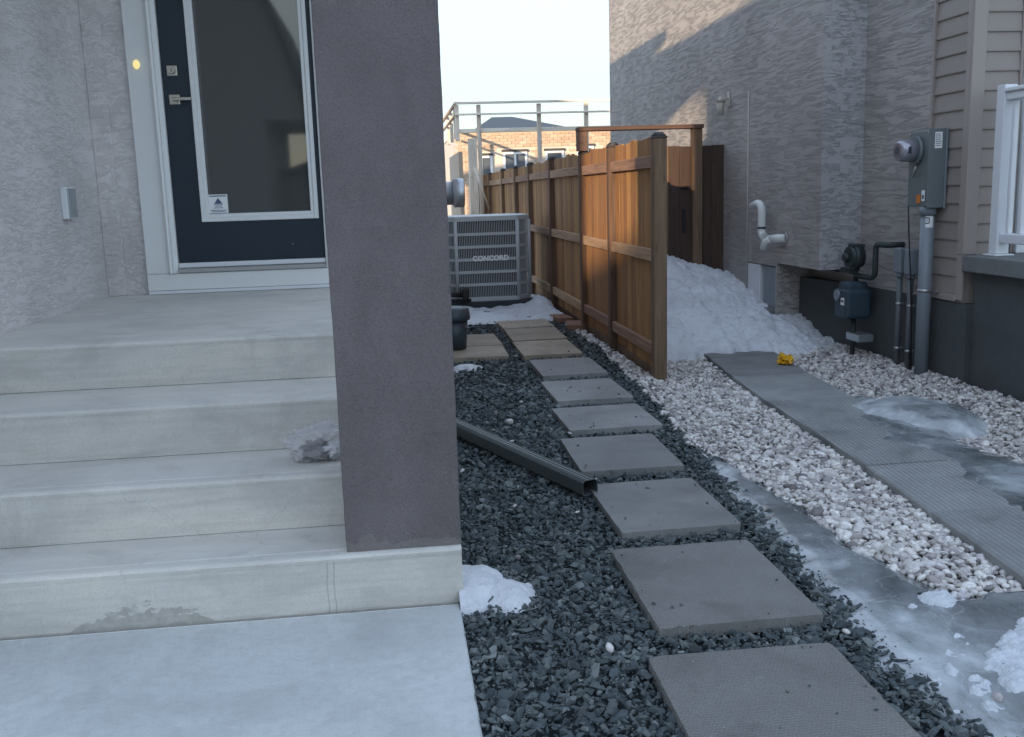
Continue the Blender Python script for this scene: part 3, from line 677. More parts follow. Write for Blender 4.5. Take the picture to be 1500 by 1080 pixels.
# ------------------------------------------------------------------ fence
FX = 2.0
FE = empty('cedar_fence', (FX, 7.27, 0), 'orange brown cedar privacy fence running back between the two houses', 'fence')
PY = [7.27, 8.80, 10.15, 12.18, 14.05, 15.6, 17.5, 19.8, 22.1]
pm = MB().box(-.05, .05, -.05, .05, 0, 1.80, .006); 
me_post = pm.build('post', 'post', None); me = me_post.data; bpy.data.objects.remove(me_post)
cm = MB(); cm.box(-.053, .053, -.053, .053, 1.801, 1.815, .003); cm.tube([(0, 0, 1.8155), (0, 0, 1.845)], [.062, .03], 4); mc = cm.build('cap', 'cap', None); mec = mc.data; bpy.data.objects.remove(mc)
def put(name, me, loc, par, rot=None, scl=None):
    o = bpy.data.objects.new(name, me); COL.objects.link(o); o.parent = par; o.location = Vector(loc) - par.location
    if rot: o.rotation_euler = rot
    if scl: o.scale = scl
    return o
for i, y in enumerate(PY):
    p = put('post', me, (FX, y, -.02), FE, (0, random.uniform(-.004, .004), 0), (1, 1, 1.02 + random.uniform(-.006, .008)))
    c = bpy.data.objects.new('post_cap', mec); COL.objects.link(c); c.parent = p
bms = []
for v in range(4):
    b = MB(); wdt = .135 + .003 * v
    b.box(-.009, .009, -wdt / 2, wdt / 2, 0, 1.80, .003); o = b.build('board', 'board'); bms.append(o.data); bpy.data.objects.remove(o)
for i in range(len(PY) - 1):
    y0, y1 = PY[i] + .05, PY[i + 1] - .05
    for z in (.17, .895, 1.605):
        r_ = MB(); dz = random.uniform(-.006, .006); r_.box(FX - .035, FX + .004, y0 - .04 + .041, y1 - .001, z + dz, z + dz + .092, .004); r_.build('rail', 'rail', FE)
    y = y0 + .07
    while y < y1 - .03:
        put('board', random.choice(bms), (FX + .016, y, .05 + random.uniform(-.01, .01)), FE, (random.uniform(-.003, .003), 0, random.uniform(-.02, .02)), (1, 1, random.uniform(.982, 1.0)))
        y += .1395 + random.uniform(0, .003)
    MB().box(FX + .008, FX + .024, y0, y1, -.04, .052, .002).build('kick_board', 'post', FE)

GT = empty('garden_gate', (2.8, 10.12, 0), 'dark brown wooden side gate with overhead beam between the fence and the taupe wall', 'gate')
MB().box(1.93, 3.25, 10.04, 10.20, 2.045, 2.085, .004).build('beam', 'beam', GT)
MB().box(1.93, 2.03, 10.06, 10.18, 1.846, 2.044, .004).build('post', 'beam', GT)
MB().box(3.14, 3.24, 10.06, 10.16, -.05, 2.044, .004).build('post', 'post', GT)
x = 2.06
i = 0
while x < 3.12:
    MB().box(x, x + .118, 10.13, 10.15, .05, 1.87 + random.uniform(-.004, .004), .003).build('board', 'gate_tan' if x < 2.88 else 'gate_dark', GT); x += .12; i += 1
MB().box(3.242, 3.36, 10.13, 10.15, .05, 1.87, .003).build('board', 'gate_dark', GT)
MB().box(3.362, 3.495, 10.13, 10.15, .05, 1.875, .003).build('board', 'gate_dark', GT)
lh = MB(); lh.box(3.06, 3.15, 10.115, 10.129, 1.43, 1.46, .003); lh.tube([(3.02, 10.10, 1.45), (3.10, 10.10, 1.445)], .012, 8); lh.build('latch', 'black', GT)
MB().box(3.045, 3.075, 10.11, 10.129, .98, 1.22, .005).build('handle', 'black', GT)

# ------------------------------------------------------------------ stepping slabs
SL = [((.71, 1.30), (2.10, 2.75)), ((.805, 1.375), (2.94, 3.67)), ((.892, 1.42), (3.86, 4.56)), ((.908, 1.455), (4.79, 5.48)), ((1.00, 1.58), (5.67, 6.31)),
      ((1.065, 1.61), (6.51, 7.25)), ((1.115, 1.64), (7.47, 8.25)), ((1.10, 1.635), (8.48, 9.32)), ((1.12, 1.665), (9.40, 10.26)), ((1.12, 1.675), (10.30, 10.93)),
      ((.42, .98), (8.53, 9.16)), ((.44, .99), (9.19, 9.95))]
labs = ['nearest dark stepping slab with a ribbed surface at the bottom edge of the view', 'second stepping slab from the bottom edge, ribbed, with pale specks',
 'stepping slab touched by the end of the grey downspout pipe', 'stepping slab just beyond the one the downspout pipe touches', 'fifth stepping slab from the bottom edge, level with the nearest fence post foot',
 'sixth stepping slab from the bottom edge, darker brown grey', 'grey stepping slab next before the tan ones', 'nearest tan slab of the row along the fence', 'middle tan slab of the row along the fence', 'farthest tan slab, beside the melting snow in front of the air conditioner',
 'tan slab in front of the blue grey bin', 'tan slab beside and behind the blue grey bin']
for i, (((x0, x1), (y0, y1)), lb1) in enumerate(zip(SL, labs)):
    m = MB(); rs = random.Random(i); poly = []
    cs = [(x0, y0), (x1, y0), (x1, y1), (x0, y1)]
    for q in range(4):
        (ax, ay), (bx, by) = cs[q], cs[(q + 1) % 4]; nn = 26
        for t_ in range(nn):
            u = t_ / nn; jx, jy = rs.gauss(0, .0008), rs.gauss(0, .0008)
            if rs.random() < .05: jx += (.5 * (x0 + x1) - ax - u * (bx - ax)) * .018; jy += (.5 * (y0 + y1) - ay - u * (by - ay)) * .018
            if t_ == 0: jx += (.5 * (x0 + x1) - ax) * .02 * rs.random(); jy += (.5 * (y0 + y1) - ay) * .02 * rs.random()
            poly.append((ax + (bx - ax) * u + jx, ay + (by - ay) * u + jy))
    m.prism(poly, -.023, .022, .003)
    mt = 'slab_grid' if i < 2 else ('slab_tan' if i > 6 else 'slab')
    o = simple('stepping_slab', m, mt, lb1, 'paving slab', 'stepping slabs between the houses')
    a = R(random.uniform(-1.2, 1.2)) if i else R(-1.0); c0 = Vector(((x0 + x1) / 2, (y0 + y1) / 2, 0))
    for v in o.data.vertices: v.co = v.co - c0
    o.location = c0; o.rotation_euler = (R(random.uniform(-.3, .3)), R(random.uniform(-.3, .3)), a)
PS = []
e = [(8.6, 2.64), (7.86, 2.60), (7.02, 2.50), (6.12, 2.42), (5.25, 2.37), (4.56, 2.33), (3.82, 2.26), (3.05, 2.19), (2.3, 2.10), (1.55, 2.02)]
pl = ['side path slab half under the snow pile', 'side path slab with the crumpled yellow wrapper', 'plain side path slab beyond the ribbed ones', 'side path slab where the thin ice begins', 'ribbed side path slab beside the icy mound',
 'ribbed side path slab with ice creeping over its right half', 'ribbed side path slab nearest the end of the white pebbles', 'side path slab near the right edge of the view, mostly iced', 'nearest side path slab, below the right edge of the view']
for i in range(9):
    (ya, xa), (yb, xb) = e[i], e[i + 1]
    w_ = .60
    m = MB().prism([(xb + .002, yb + .006), (xb + w_, yb + .0), (xa + w_, ya - .004), (xa, ya - .004)], -.03, .028 + random.uniform(-.004, .004), .004)
    if i == 8: m.bm.free(); continue
    o = simple('path_slab', m, 'path' if i in (3, 4, 5, 6, 7) else 'path_plain', pl[i], 'paving slab', 'slabs of the side path')
    PS.append(((xa + xb) / 2, ya, yb))
def path_left(y):
    for (ya, xa), (yb, xb) in zip(e, e[1:]):
        if yb <= y <= ya: return xb + (xa - xb) * (y - yb) / (ya - yb)
    return 2.66 if y > 8 else 2.0

# ------------------------------------------------------------------ stones
def hull_proto(n, sx, sy, sz):
    bm = bmesh.new()
    for _ in range(n):
        v = rng.normal(size=3); v /= np.linalg.norm(v); v *= rng.uniform(.75, 1.0)
        bm.verts.new((v[0] * sx, v[1] * sy, v[2] * sz))
    bmesh.ops.convex_hull(bm, input=bm.verts[:])
    for v in [v for v in bm.verts if not v.link_faces]: bm.verts.remove(v)
    bmesh.ops.triangulate(bm, faces=bm.faces); bm.verts.index_update()
    V = np.array([v.co[:] for v in bm.verts]); F = np.array([[v.index for v in f.verts] for f in bm.faces]); bm.free(); return V, F
def ico_proto(sub, sx, sy, sz):
    bm = bmesh.new(); bmesh.ops.create_icosphere(bm, subdivisions=sub, radius=1); bm.verts.index_update()
    V = np.array([v.co[:] for v in bm.verts]); F = np.array([[v.index for v in f.verts] for f in bm.faces]); bm.free()
    ph = rng.uniform(0, 6, 3)
    V = V * (1 + .13 * np.sin(V @ rng.normal(size=3) * 2.2 + ph[0])[:, None] + .07 * np.sin(V @ rng.normal(size=3) * 3.5 + ph[1])[:, None]); return V * np.array([sx, sy, sz]), F
def rotm(a, b, c):
    ca, sa, cb, sb, cc, sc_ = np.cos(a), np.sin(a), np.cos(b), np.sin(b), np.cos(c), np.sin(c)
    n = len(a); Rz = np.zeros((n, 3, 3)); Rz[:, 0, 0] = cc; Rz[:, 0, 1] = -sc_; Rz[:, 1, 0] = sc_; Rz[:, 1, 1] = cc; Rz[:, 2, 2] = 1
    Rx = np.zeros((n, 3, 3)); Rx[:, 0, 0] = 1; Rx[:, 1, 1] = ca; Rx[:, 1, 2] = -sa; Rx[:, 2, 1] = sa; Rx[:, 2, 2] = ca
    Ry = np.zeros((n, 3, 3)); Ry[:, 1, 1] = 1; Ry[:, 0, 0] = cb; Ry[:, 0, 2] = sb; Ry[:, 2, 0] = -sb; Ry[:, 2, 2] = cb
    return Rz @ Rx @ Ry
def scatter(P, size, protos, tilt=.6):
    Vs, Fs = [], []; o = 0; pid = rng.integers(0, len(protos), len(P))
    for q, (V, F) in enumerate(protos):
        idx = np.where(pid == q)[0]; n = len(idx)
        if not n: continue
        Rm = rotm(rng.normal(0, tilt, n), rng.normal(0, tilt, n), rng.uniform(0, 6.28, n))
        W_ = np.einsum('nij,vj->nvi', Rm, V) * size[idx][:, None, None] + P[idx][:, None, :]
        Vs.append(W_.reshape(-1, 3)); Fs.append((F[None] + (np.arange(n) * len(V))[:, None, None] + o).reshape(-1, 3)); o += n * len(V)
    return np.concatenate(Vs), np.concatenate(Fs)
def jit(x0, x1, y0, y1, d):
    gx_, gy_ = np.meshgrid(np.arange(x0, x1, d), np.arange(y0, y1, d)); P = np.stack([gx_.ravel(), gy_.ravel()], 1); return P + rng.uniform(-.5, .5, P.shape) * d
def on_slab(P, m=.0):
    k_ = np.zeros(len(P), bool)
    for (x0, x1), (y0, y1) in SL: k_ |= (P[:, 0] > x0 - m) & (P[:, 0] < x1 + m) & (P[:, 1] > y0 - m) & (P[:, 1] < y1 + m)
    return k_
def interp(y, tab): t = sorted(tab); return np.interp(y, [a for a, _ in t], [b for _, b in t])
WL = [(11.5, 1.80), (10.8, 1.84), (9.0, 1.86), (8.0, 1.82), (7.1, 1.79), (6.7, 1.76), (6.1, 1.70), (5.4, 1.64), (4.82, 1.70), (4.3, 1.76), (3.65, 1.77), (3.25, 1.82), (3.0, 1.92), (2.9, 2.1)]
def nz(P, s): return np.array([mn.noise(Vector((x * s, y * s, 3.3))) for x, y in P])

def white_mask(P):
    x, y = P[:, 0], P[:, 1]; n_ = nz(P, 5) * .07
    wl = interp(y, WL) + n_
    pr_ = np.array([path_left(v) for v in y])
    a = (x > wl) & (y > 2.98 + n_ + np.maximum(0, 2.1 - x) * .3) & (((x < pr_ - .004) & (y < 8.0)) | ((x < 1.965) & (y < 12)))
    a &= ~((y > 7.2) & (y < 12) & (np.abs(x - 2.0) < .03))
    rgt = (x > pr_ + .61) & (x < 3.86) & (y > 3.0) & (y < 8.2)
    rgt &= ~(((x - 3.12) / .22) ** 2 + ((y - 5.25) / .25) ** 2 < .8 + n_ * 5)
    rgt &= ~((y < 4.35 + n_ * 6) & (x < 3.1))
    return a | rgt
# dark crushed stone: two layers, the near field finer meshes
A = np.concatenate([jit(.18, 2.15, 1.85, 4.6, .0185), jit(.18, 2.2, 4.6, 7.2, .022), jit(.18, 2.0, 7.2, 11.2, .031)])
A = A[~on_slab(A, .004) | (rng.uniform(size=len(A)) < 0)]
wm = white_mask(A) & (rng.uniform(size=len(A)) > .04)
A = A[~wm]
ii = A[:, 0] - np.array([np.interp(v, [1.5, 2.2, 3.1, 3.98, 4.84, 5.6, 6.2], [1.5, 1.42, 1.43, 1.47, 1.55, 1.60, 2.0]) for v in A[:, 1]])
A = A[(ii < .13) | (rng.uniform(size=len(A)) < .09)]
A = A[(A[:, 0] < interp(A[:, 1], WL) + .12) & ~((A[:, 1] < 3.4) & (A[:, 0] > 1.95))]
keep = ~((A[:, 1] > 8.9) & (A[:, 0] < 1.1) & (rng.uniform(size=len(A)) < .5)); A = A[keep]
far = A[:, 1] > 7
sz = rng.lognormal(0, .42, len(A)) * .0140 * np.where(A[:, 1] < 4.5, 1.0, np.where(far, 1.25, 1.06))
sz = np.clip(sz, .006, .036)
sz = np.where((A[:, 1] < 3.4) & (A[:, 0] < .20), np.minimum(sz, (A[:, 0] - .165) / 1.45 + .004), sz); zz = -.026 + rng.uniform(0, .024, len(A)) + .006 * nz(A, 3)
fn = jit(.18, 1.6, 1.9, 5.0, .021); fn = fn[~on_slab(fn, -.002)]
near_slab = on_slab(A, .035); zz[near_slab] = np.minimum(zz[near_slab], -.008)
dpro = [hull_proto(int(rng.integers(9, 13)), 1.25 * rng.uniform(.8, 1.2), .9 * rng.uniform(.8, 1.15), .55 * rng.uniform(.7, 1.3)) for _ in range(28)]
A2 = np.concatenate([A, fn]); zz = np.concatenate([zz, rng.uniform(-.016, .004, len(fn))]); sz = np.concatenate([sz, rng.uniform(.0028, .0065, len(fn))])
V, F = scatter(np.column_stack([A2, zz]), sz, dpro, .5)
tag(raw('dark_gravel', V, F, 'darkstone'), 'dark blue grey crushed stone around the stepping slabs', 'gravel', kind='stuff')
# white pebbles
B = np.concatenate([jit(1.5, 3.9, 2.9, 5.5, .0205), jit(1.5, 3.9, 5.5, 8.3, .024), jit(1.7, 2.0, 8.3, 12, .03)])
B = B[white_mask(B)]; B = B[~on_slab(B, .01)]
sz = np.clip(rng.lognormal(0, .30, len(B)) * .0132 * np.where(B[:, 1] > 5.5, 1.12, 1.0), .008, .032)
zz = -.022 + rng.uniform(0, .022, len(B)) + np.clip((B[:, 0] - 3.2) * .10, 0, .07)
wpro1 = [ico_proto(2, 1.25 * rng.uniform(.85, 1.15), .95 * rng.uniform(.85, 1.1), .68 * rng.uniform(.8, 1.2)) for _ in range(10)]
wpro0 = [ico_proto(1, 1.25 * rng.uniform(.85, 1.15), 1.0, .75) for _ in range(14)]
nb = B[:, 1] < 5.0
V1, F1 = scatter(np.column_stack([B, zz])[nb], sz[nb], wpro1, .35)
V2, F2 = scatter(np.column_stack([B, zz])[~nb], sz[~nb], wpro0, .4)
o = raw('white_pebbles', np.concatenate([V1, V2]), np.concatenate([F1, F2 + len(V1)]), 'whitestone', smooth=True)
tag(o, 'white and tan rounded pebbles in bands beside the side path', 'pebbles', kind='stuff')
G = []
for (x0, x1), (y0, y1) in SL[:10]:
    for _ in range(11):
        u = rng.uniform(0, 1) ** 2 * .5; u = u if rng.uniform() < .5 else 1 - u; v_ = rng.uniform(0, 1)
        if rng.uniform() < .5: u, v_ = v_, u
        G.append((x0 + .02 + u * (x1 - x0 - .04), y0 + .02 + v_ * (y1 - y0 - .04), .026))
G = np.array(G); V, F = scatter(G, np.clip(rng.lognormal(0, .5, len(G)) * .0052, .003, .014), dpro, .3)
tag(raw('stone_chips', V, F, 'darkstone'), 'small dark stone chips lying on the stepping slabs', 'gravel', kind='stuff')
# stray white pebbles on the dark gravel
stray = [(.62, 6.33, .02), (.68, 6.05, .026), (.63, 5.55, .014), (.30, 5.0, .013), (.83, 6.62, .014), (1.0, 5.66, .015), (.43, 3.7, .013), (.50, 4.35, .012), (.62, 2.86, .014), (.28, 3.5, .012), (1.62, 2.36, .018), (1.40, 2.83, .012), (.77, 4.2, .010), (.95, 4.68, .012), (.35, 6.9, .012)]
V, F = scatter(np.array([(a, b, .008) for a, b, _ in stray]), np.array([c for *_, c in stray]), wpro1, .3)
tag(raw('stray_pebbles', V, F, 'whitestone', smooth=True), 'stray white pebbles scattered over the dark gravel', 'pebbles', kind='stuff')

# ------------------------------------------------------------------ snow and ice
def field(name, x0, x1, y0, y1, d, hf, mat, label, cat, kind='stuff', drop=-.06):
    xs = np.arange(x0, x1 + d, d); ys = np.arange(y0, y1 + d, d); nx, ny = len(xs), len(ys)
    H = np.array([[hf(x, y) for x in xs] for y in ys]); X_, Y_ = np.meshgrid(xs, ys)
    V = np.column_stack([X_.ravel(), Y_.ravel(), np.maximum(H, drop).ravel()])
    F = []
    ok = H > drop
    for j in range(ny - 1):
        for i in range(nx - 1):
            if ok[j, i] or ok[j + 1, i] or ok[j, i + 1] or ok[j + 1, i + 1]: F.append((j * nx + i, j * nx + i + 1, (j + 1) * nx + i + 1, (j + 1) * nx + i))
    o = raw(name, V, F, mat, smooth=True)
    bm = bmesh.new(); bm.from_mesh(o.data); bmesh.ops.delete(bm, geom=[v for v in bm.verts if not v.link_faces], context='VERTS'); bm.to_mesh(o.data); bm.free()
    return tag(o, label, cat, kind=kind)
def fb(x, y, s, o=5, z=0.0): return mn.fractal(Vector((x * s, y * s, z)), .9, 2.1, o)
def h_pile(x, y):
    e0 = 7.98 - .40 * max(0, x - 3.2) / .5 + .12 * fb(x, 0, 2.4, 3, 5) + .05 * fb(x, 0, 9, 3, 6)
    t = y - e0
    h = np.interp(t, [-.3, 0, .05, .22, .55, .95, 1.45, 1.95, 2.6], [-.25, -.03, .06, .15, .27, .385, .52, .74, .80])
    xr = np.interp(x, [2.0, 2.7, 3.0, 3.3, 3.5, 3.9], [1.02, 1.04, .94, .84, .74, .74])
    h = h * xr * .95 if h > 0 else h
    if x > 3.45 and y < 8.9: h -= (x - 3.45) * .25
    if x > 3.2: h -= .03 * min(1, (x - 3.2) / .25) * min(1, max(0, t / .6))
    h += .060 * fb(x, y * .8, 2.4, 4, 1) * min(1, max(0, t * 3 + .1)) + .06 * (.35 - abs(fb(x + .3 * y, y * 1.4, 4.2, 4, 11))) * min(1, max(0, t * 3)) + .022 * fb(x * .8, y * 3.2, 2.6, 4, 17) * min(1, max(0, t * 3)) + .016 * (.5 - abs(fb(x * .8, y * 1.6, 9, 5, 2))) * min(1, max(.3, t * 3)) + .010 * fb(x, y, 28, 4, 4)
    return h
field('snow_pile', 2.04, 3.93, 7.4, 10.12, .015, h_pile, 'snow', 'large bank of old snow piled against the gate and the taupe wall', 'snow', kind=None)
def blob(cx_, cy_, rx, ry, h, th=0, ns=.25, sc_=7.0, seed=0.0, base=-.04):
    def f(x, y):
        dx, dy = x - cx_, y - cy_; a = dx * math.cos(th) + dy * math.sin(th); b = -dx * math.sin(th) + dy * math.cos(th)
        r = math.sqrt((a / rx) ** 2 + (b / ry) ** 2) + ns * fb(x, y, sc_, 4, seed); r = max(r, 0.0)
        return base + (h - base) * max(0, 1 - r ** 2.2) ** .6 if r < 1 else -.2
    return f
f1 = blob(.20, 3.46, .215, .22, .055, -.35, .22, 6, 1.5); f2 = blob(.34, 3.37, .13, .145, .042, .2, .25, 9, 2.5)
field('snow_patch', .17, .62, 3.0, 3.95, .008, lambda x, y: max(f1(x, y), f2(x, y)) + .004 * fb(x, y, 30, 3), 'snow', 'small white snow patch on the dark gravel against the pillar foot', 'snow', kind=None, drop=-.03)
fl = blob(.56, 8.15, .15, .09, .03, 0, .35, 12, 4)
field('snow_scrap', .3, .85, 7.9, 8.4, .012, fl, 'snow', 'small scrap of snow on gravel in front of the blue grey bin', 'snow', kind=None, drop=-.03)
fm = blob(3.18, 5.55, .34, .52, .10, .15, .20, 5, 7)
field('snow_mound', 2.7, 3.8, 4.8, 6.3, .014, lambda x, y: fm(x, y) + .006 * fb(x, y, 16, 4), 'ice_white', 'low icy snow mound on the pebbles below the thick conduit', 'snow', kind=None, drop=-.03)
def h_back(x, y):
    h = .02 + .055 * fb(x, y, 3.0, 5, 9); d = min(y - 10.95, 13.6 - y, (x - .3) * 3, (1.95 - x) * 3)
    if x > 1.55 and y > 11.6: h += .08 * math.exp(-((x - 1.78) / .16) ** 2 - ((y - 12.1) / .35) ** 2) * 1.6
    return h if d > 0 else -.2
field('melting_snow', .3, 1.98, 10.9, 13.6, .022, h_back, 'snow_dirty', 'patchy melting snow on wet ground in front of the air conditioner', 'snow', kind='stuff', drop=-.01)

ICE_L = [(9, 9), (6.2, 2.0), (5.6, 1.60), (5.0, 1.57), (4.84, 1.55), (4.4, 1.50), (3.98, 1.47), (3.7, 1.47), (3.1, 1.43), (2.6, 1.40), (2.2, 1.42), (1.5, 1.5)]
def h_ice(x, y):
    n_ = .05 * fb(x, y, 4, 4, 3)
    xl = float(interp(y, ICE_L)) + .05 + n_; d1 = x - xl
    yt = 6.0 - y
    # right boundary is the pebble band down to y=3, then open to the right
    wl = float(interp(y, WL)) + .03 + n_
    d2 = (wl - x) if y > 3.02 + n_ else 1.0
    if x > path_left(max(min(y, 8.5), 1.6)) - .005: d2 = -1
    d = min(d1, d2, yt)
    return min(.008, -.016 + d * .35) + .0035 * fb(x, y, 5, 4, 8) if d > -.1 else -.2
field('ice_sheet', 1.35, 2.4, 1.7, 6.2, .012, h_ice, 'ice', 'cloudy grey ice sheet between the stepping slabs and the white pebbles', 'ice', kind='stuff', drop=-.03)
def h_ice2(x, y):
    pl_ = path_left(max(min(y, 8.5), 1.6)); n_ = .09 * fb(x, y, 3.2, 4, 13)
    edge = pl_ + np.interp(y, [1.6, 2.9, 3.3, 3.8, 4.5, 5.0, 5.6, 6.2], [.0, .02, .30, .42, .46, .36, .44, .70]) + n_
    right = np.interp(y, [2, 4.0, 4.4, 4.9, 6.2], [4.0, 3.5, 3.06, 3.0, 3.1]) + n_
    d = min(x - edge, right - x, 6.1 - y)
    return min(.0385, .027 + d * .12) + .0015 * fb(x, y, 6, 3, 4) if d > -.05 else -.2
field('path_ice', 2.0, 3.6, 1.8, 6.2, .013, h_ice2, 'ice', 'thin ice sheet spread over the right half of the side path', 'ice', kind='stuff', drop=.0)
# ridged crusts of old snow lying on the ice in the corner
crusts = [((1.98, 2.60), (.40, .13), .5, 'crust of white snow on the ice at the right edge, upper of two'), ((1.83, 2.12), (.30, .09), .5, 'crust of white snow on the ice near the bottom right corner'), ((1.83, 3.02), (.10, .05), .2, 'small white snow crust on the ice just below the white pebbles')]
crusts += [((2.35, 2.45), (.34, .14), .4, 'broad crust of white snow running off the lower right edge of the view'), ((1.55, 2.02), (.16, .06), .3, 'thin snow crust at the bottom edge near the right corner')]
for q, ((a, b), (rx, ry), th, lb1) in enumerate(crusts):
    f = blob(a, b, rx * 1.15, ry * 1.3, .030, th, .75, 13, 20 + q, -.012)
    field('snow_crust', a - .6, a + .6, b - .5, b + .5, .009, lambda x, y, f=f: f(x, y) + .016 * fb(x, y, 26, 4), 'snow_dirty', lb1, 'snow', kind=None, drop=.0)

# ------------------------------------------------------------------ loose objects
# downspout extension lying on the gravel
p0, p1 = Vector((.22, 6.13, .045)), Vector((.875, 4.42, .052))
dr = (p1 - p0).normalized(); sx = dr.cross(Vector((0, 0, 1))).normalized()
mb = MB(); pf = []
for (u, v) in [(-.042, -.032), (-.042, .026), (-.030, .038), (.030, .038), (.042, .026), (.042, -.032), (.030, -.040), (-.030, -.040)]: pf.append((u, v))
inner = [(u * .93, v * .92) for u, v in pf]
def rr(p, prf): return [mb.bm.verts.new(p + sx * u + Vector((0, 0, v))) for u, v in prf]
a, b, c, d = rr(p0, pf), rr(p1, pf), rr(p1, inner), rr(p1 - dr * .5, inner)
for A_, B_ in ((a, b), (b, c), (c, d)):
    for i in range(8): mb.bm.faces.new((A_[i], A_[(i + 1) % 8], B_[(i + 1) % 8], B_[i]))
mb.bm.faces.new(d)
DS = empty('downspout_pipe', (.5, 5.3, 0), 'dark grey rectangular downspout extension lying across the crushed stone', 'downspout')
mb.build('pipe', 'spout', DS)
for u in (-.022, 0, .022):
    q = MB(); q.tube([p0 + sx * u + Vector((0, 0, .037)), p1 + sx * u + Vector((0, 0, .037))], .0045, 6); q.build('rib', 'spout', DS)

# air conditioner
AC = empty('air_conditioner', (1.2, 12.9, .1), 'grey louvred air conditioner unit marked CONCORD beside the fence', 'air conditioner')
ax0, ax1, ay0, ay1, az0, az1 = .62, 1.745, 12.42, 13.52, .09, 1.17
ch = .17
def octo(i, chh=ch): return [(ax0 + chh, ay0 + i), (ax1 - chh, ay0 + i), (ax1 - i, ay0 + chh), (ax1 - i, ay1 - chh), (ax1 - chh, ay1 - i), (ax0 + chh, ay1 - i), (ax0 + i, ay1 - chh), (ax0 + i, ay0 + chh)]
MB().prism(octo(.045), az0 + .03, az1 - .03).build('coil', 'ac_dark', AC)
MB().prism(octo(-.006), az1 - .065, az1, .006).build('top_cover', 'ac', AC)
MB().prism(octo(-.004), az0, az0 + .055, .005).build('base_pan', 'ac', AC)
pc = octo(0)
for (x, y) in (pc[0], pc[1], pc[2], pc[7]):
    MB().tube([(x, y + .004, az0 + .05), (x, y + .004, az1 - .06)], .024, 10).build('corner_post', 'ac', AC)
nb_ = 6; zs = [az0 + .055 + (az1 - az0 - .12) * q / nb_ for q in range(nb_ + 1)]
for q in range(1, nb_):
    b = MB(); o_, i_ = octo(-.002), octo(.03)
    A1 = [b.bm.verts.new((x, y, zs[q] - .018)) for x, y in o_]; B1 = [b.bm.verts.new((x, y, zs[q] + .018)) for x, y in o_]
    C1 = [b.bm.verts.new((x, y, zs[q] + .018)) for x, y in i_]; D1 = [b.bm.verts.new((x, y, zs[q] - .018)) for x, y in i_]
    for P_, Q_ in ((A1, B1), (B1, C1), (D1, A1)):
        for i in range(8): b.bm.faces.new((P_[i], P_[(i + 1) % 8], Q_[(i + 1) % 8], Q_[i]))
    b.build('louvre_band', 'ac', AC)
fins = MB(); pc = octo(.012)
for i in (0, 1, 7):
    (xa, ya), (xb, yb) = pc[i], pc[(i + 1) % 8]; Ln = math.hypot(xb - xa, yb - ya); n = int(Ln / .0215)
    for j in range(1, n):
        x, y = xa + (xb - xa) * j / n, ya + (yb - ya) * j / n
        fins.box(x - .0035, x + .0035, y - .004, y + .008, az0 + .055, az1 - .065)
fo = fins.build('fins', 'ac', AC); fo['kind'] = 'stuff'
cu = bpy.data.curves.new('logo', 'FONT'); cu.body = 'CONCORD'; cu.size = .088; cu.extrude = .002; cu.align_x = 'CENTER'; cu.align_y = 'CENTER'; cu.offset = .0045; cu.space_character = 1.02
to = bpy.data.objects.new('tmp', cu); COL.objects.link(to); bpy.context.view_layer.update()
tm = bpy.data.meshes.new_from_object(to.evaluated_get(bpy.context.evaluated_depsgraph_get())); bpy.data.objects.remove(to)
tm.transform(Matrix.Translation(Vector((1.225, ay0 - .0055, zs[3] + .01)) - AC.location) @ Matrix.Rotation(R(90), 4, 'X')); tm.materials.clear(); tm.materials.append(M['paper'])
lo = bpy.data.objects.new('logo', tm); COL.objects.link(lo); lo.parent = AC
MB().box(ax0 + .02, ax1 + .03, ay0 - .03, ay1 + .05, -.06, .0895, .01).build('pad', 'ac_dark', AC)
for q, rr_ in (([(.3, 12.36, .22), (.62, 12.34, .21), (.86, 12.33, .19)], .028), ([(.3, 12.34, .13), (.95, 12.34, .12)], .02)): MB().tube(q, rr_, 10).build('refrigerant_line', 'black', AC)
MB().box(.84, .92, 12.28, 12.40, .14, .27, .01).build('service_valve', 'black', AC)

# round duct on the side wall of the left house
VT = empty('wall_vent', (.4, 9.0, 1.46), 'round galvanised vent duct poking out past the pillar', 'vent')
MB().tube([(.221, 9, 1.462), (.56, 9, 1.462)], .105, 24).build('duct', 'galv', VT)
MB().tube([(.56, 9, 1.462), (.575, 9, 1.462), (.655, 9, 1.462), (.665, 9, 1.462)], [.11, .13, .13, .122], 24).build('hood', 'galv', VT)

BN = empty('plastic_bin', (.52, 9.05, .0), 'blue grey plastic bin on a tan slab half hidden behind the pillar', 'bin')
MB().tube([(.52, 9.05, .032), (.52, 9.05, .30)], [.115, .135], 24).build('body', 'bin', BN)
MB().tube([(.52, 9.05, .3005), (.52, 9.05, .33), (.52, 9.05, .40), (.52, 9.05, .42)], [.158, .16, .15, .10], 24).build('lid', 'bin', BN)
MB().tube([(.62, 8.93, .25), (.655, 8.91, .235), (.655, 9.0, .235)], .006, 8).build('handle', 'conduit', BN)

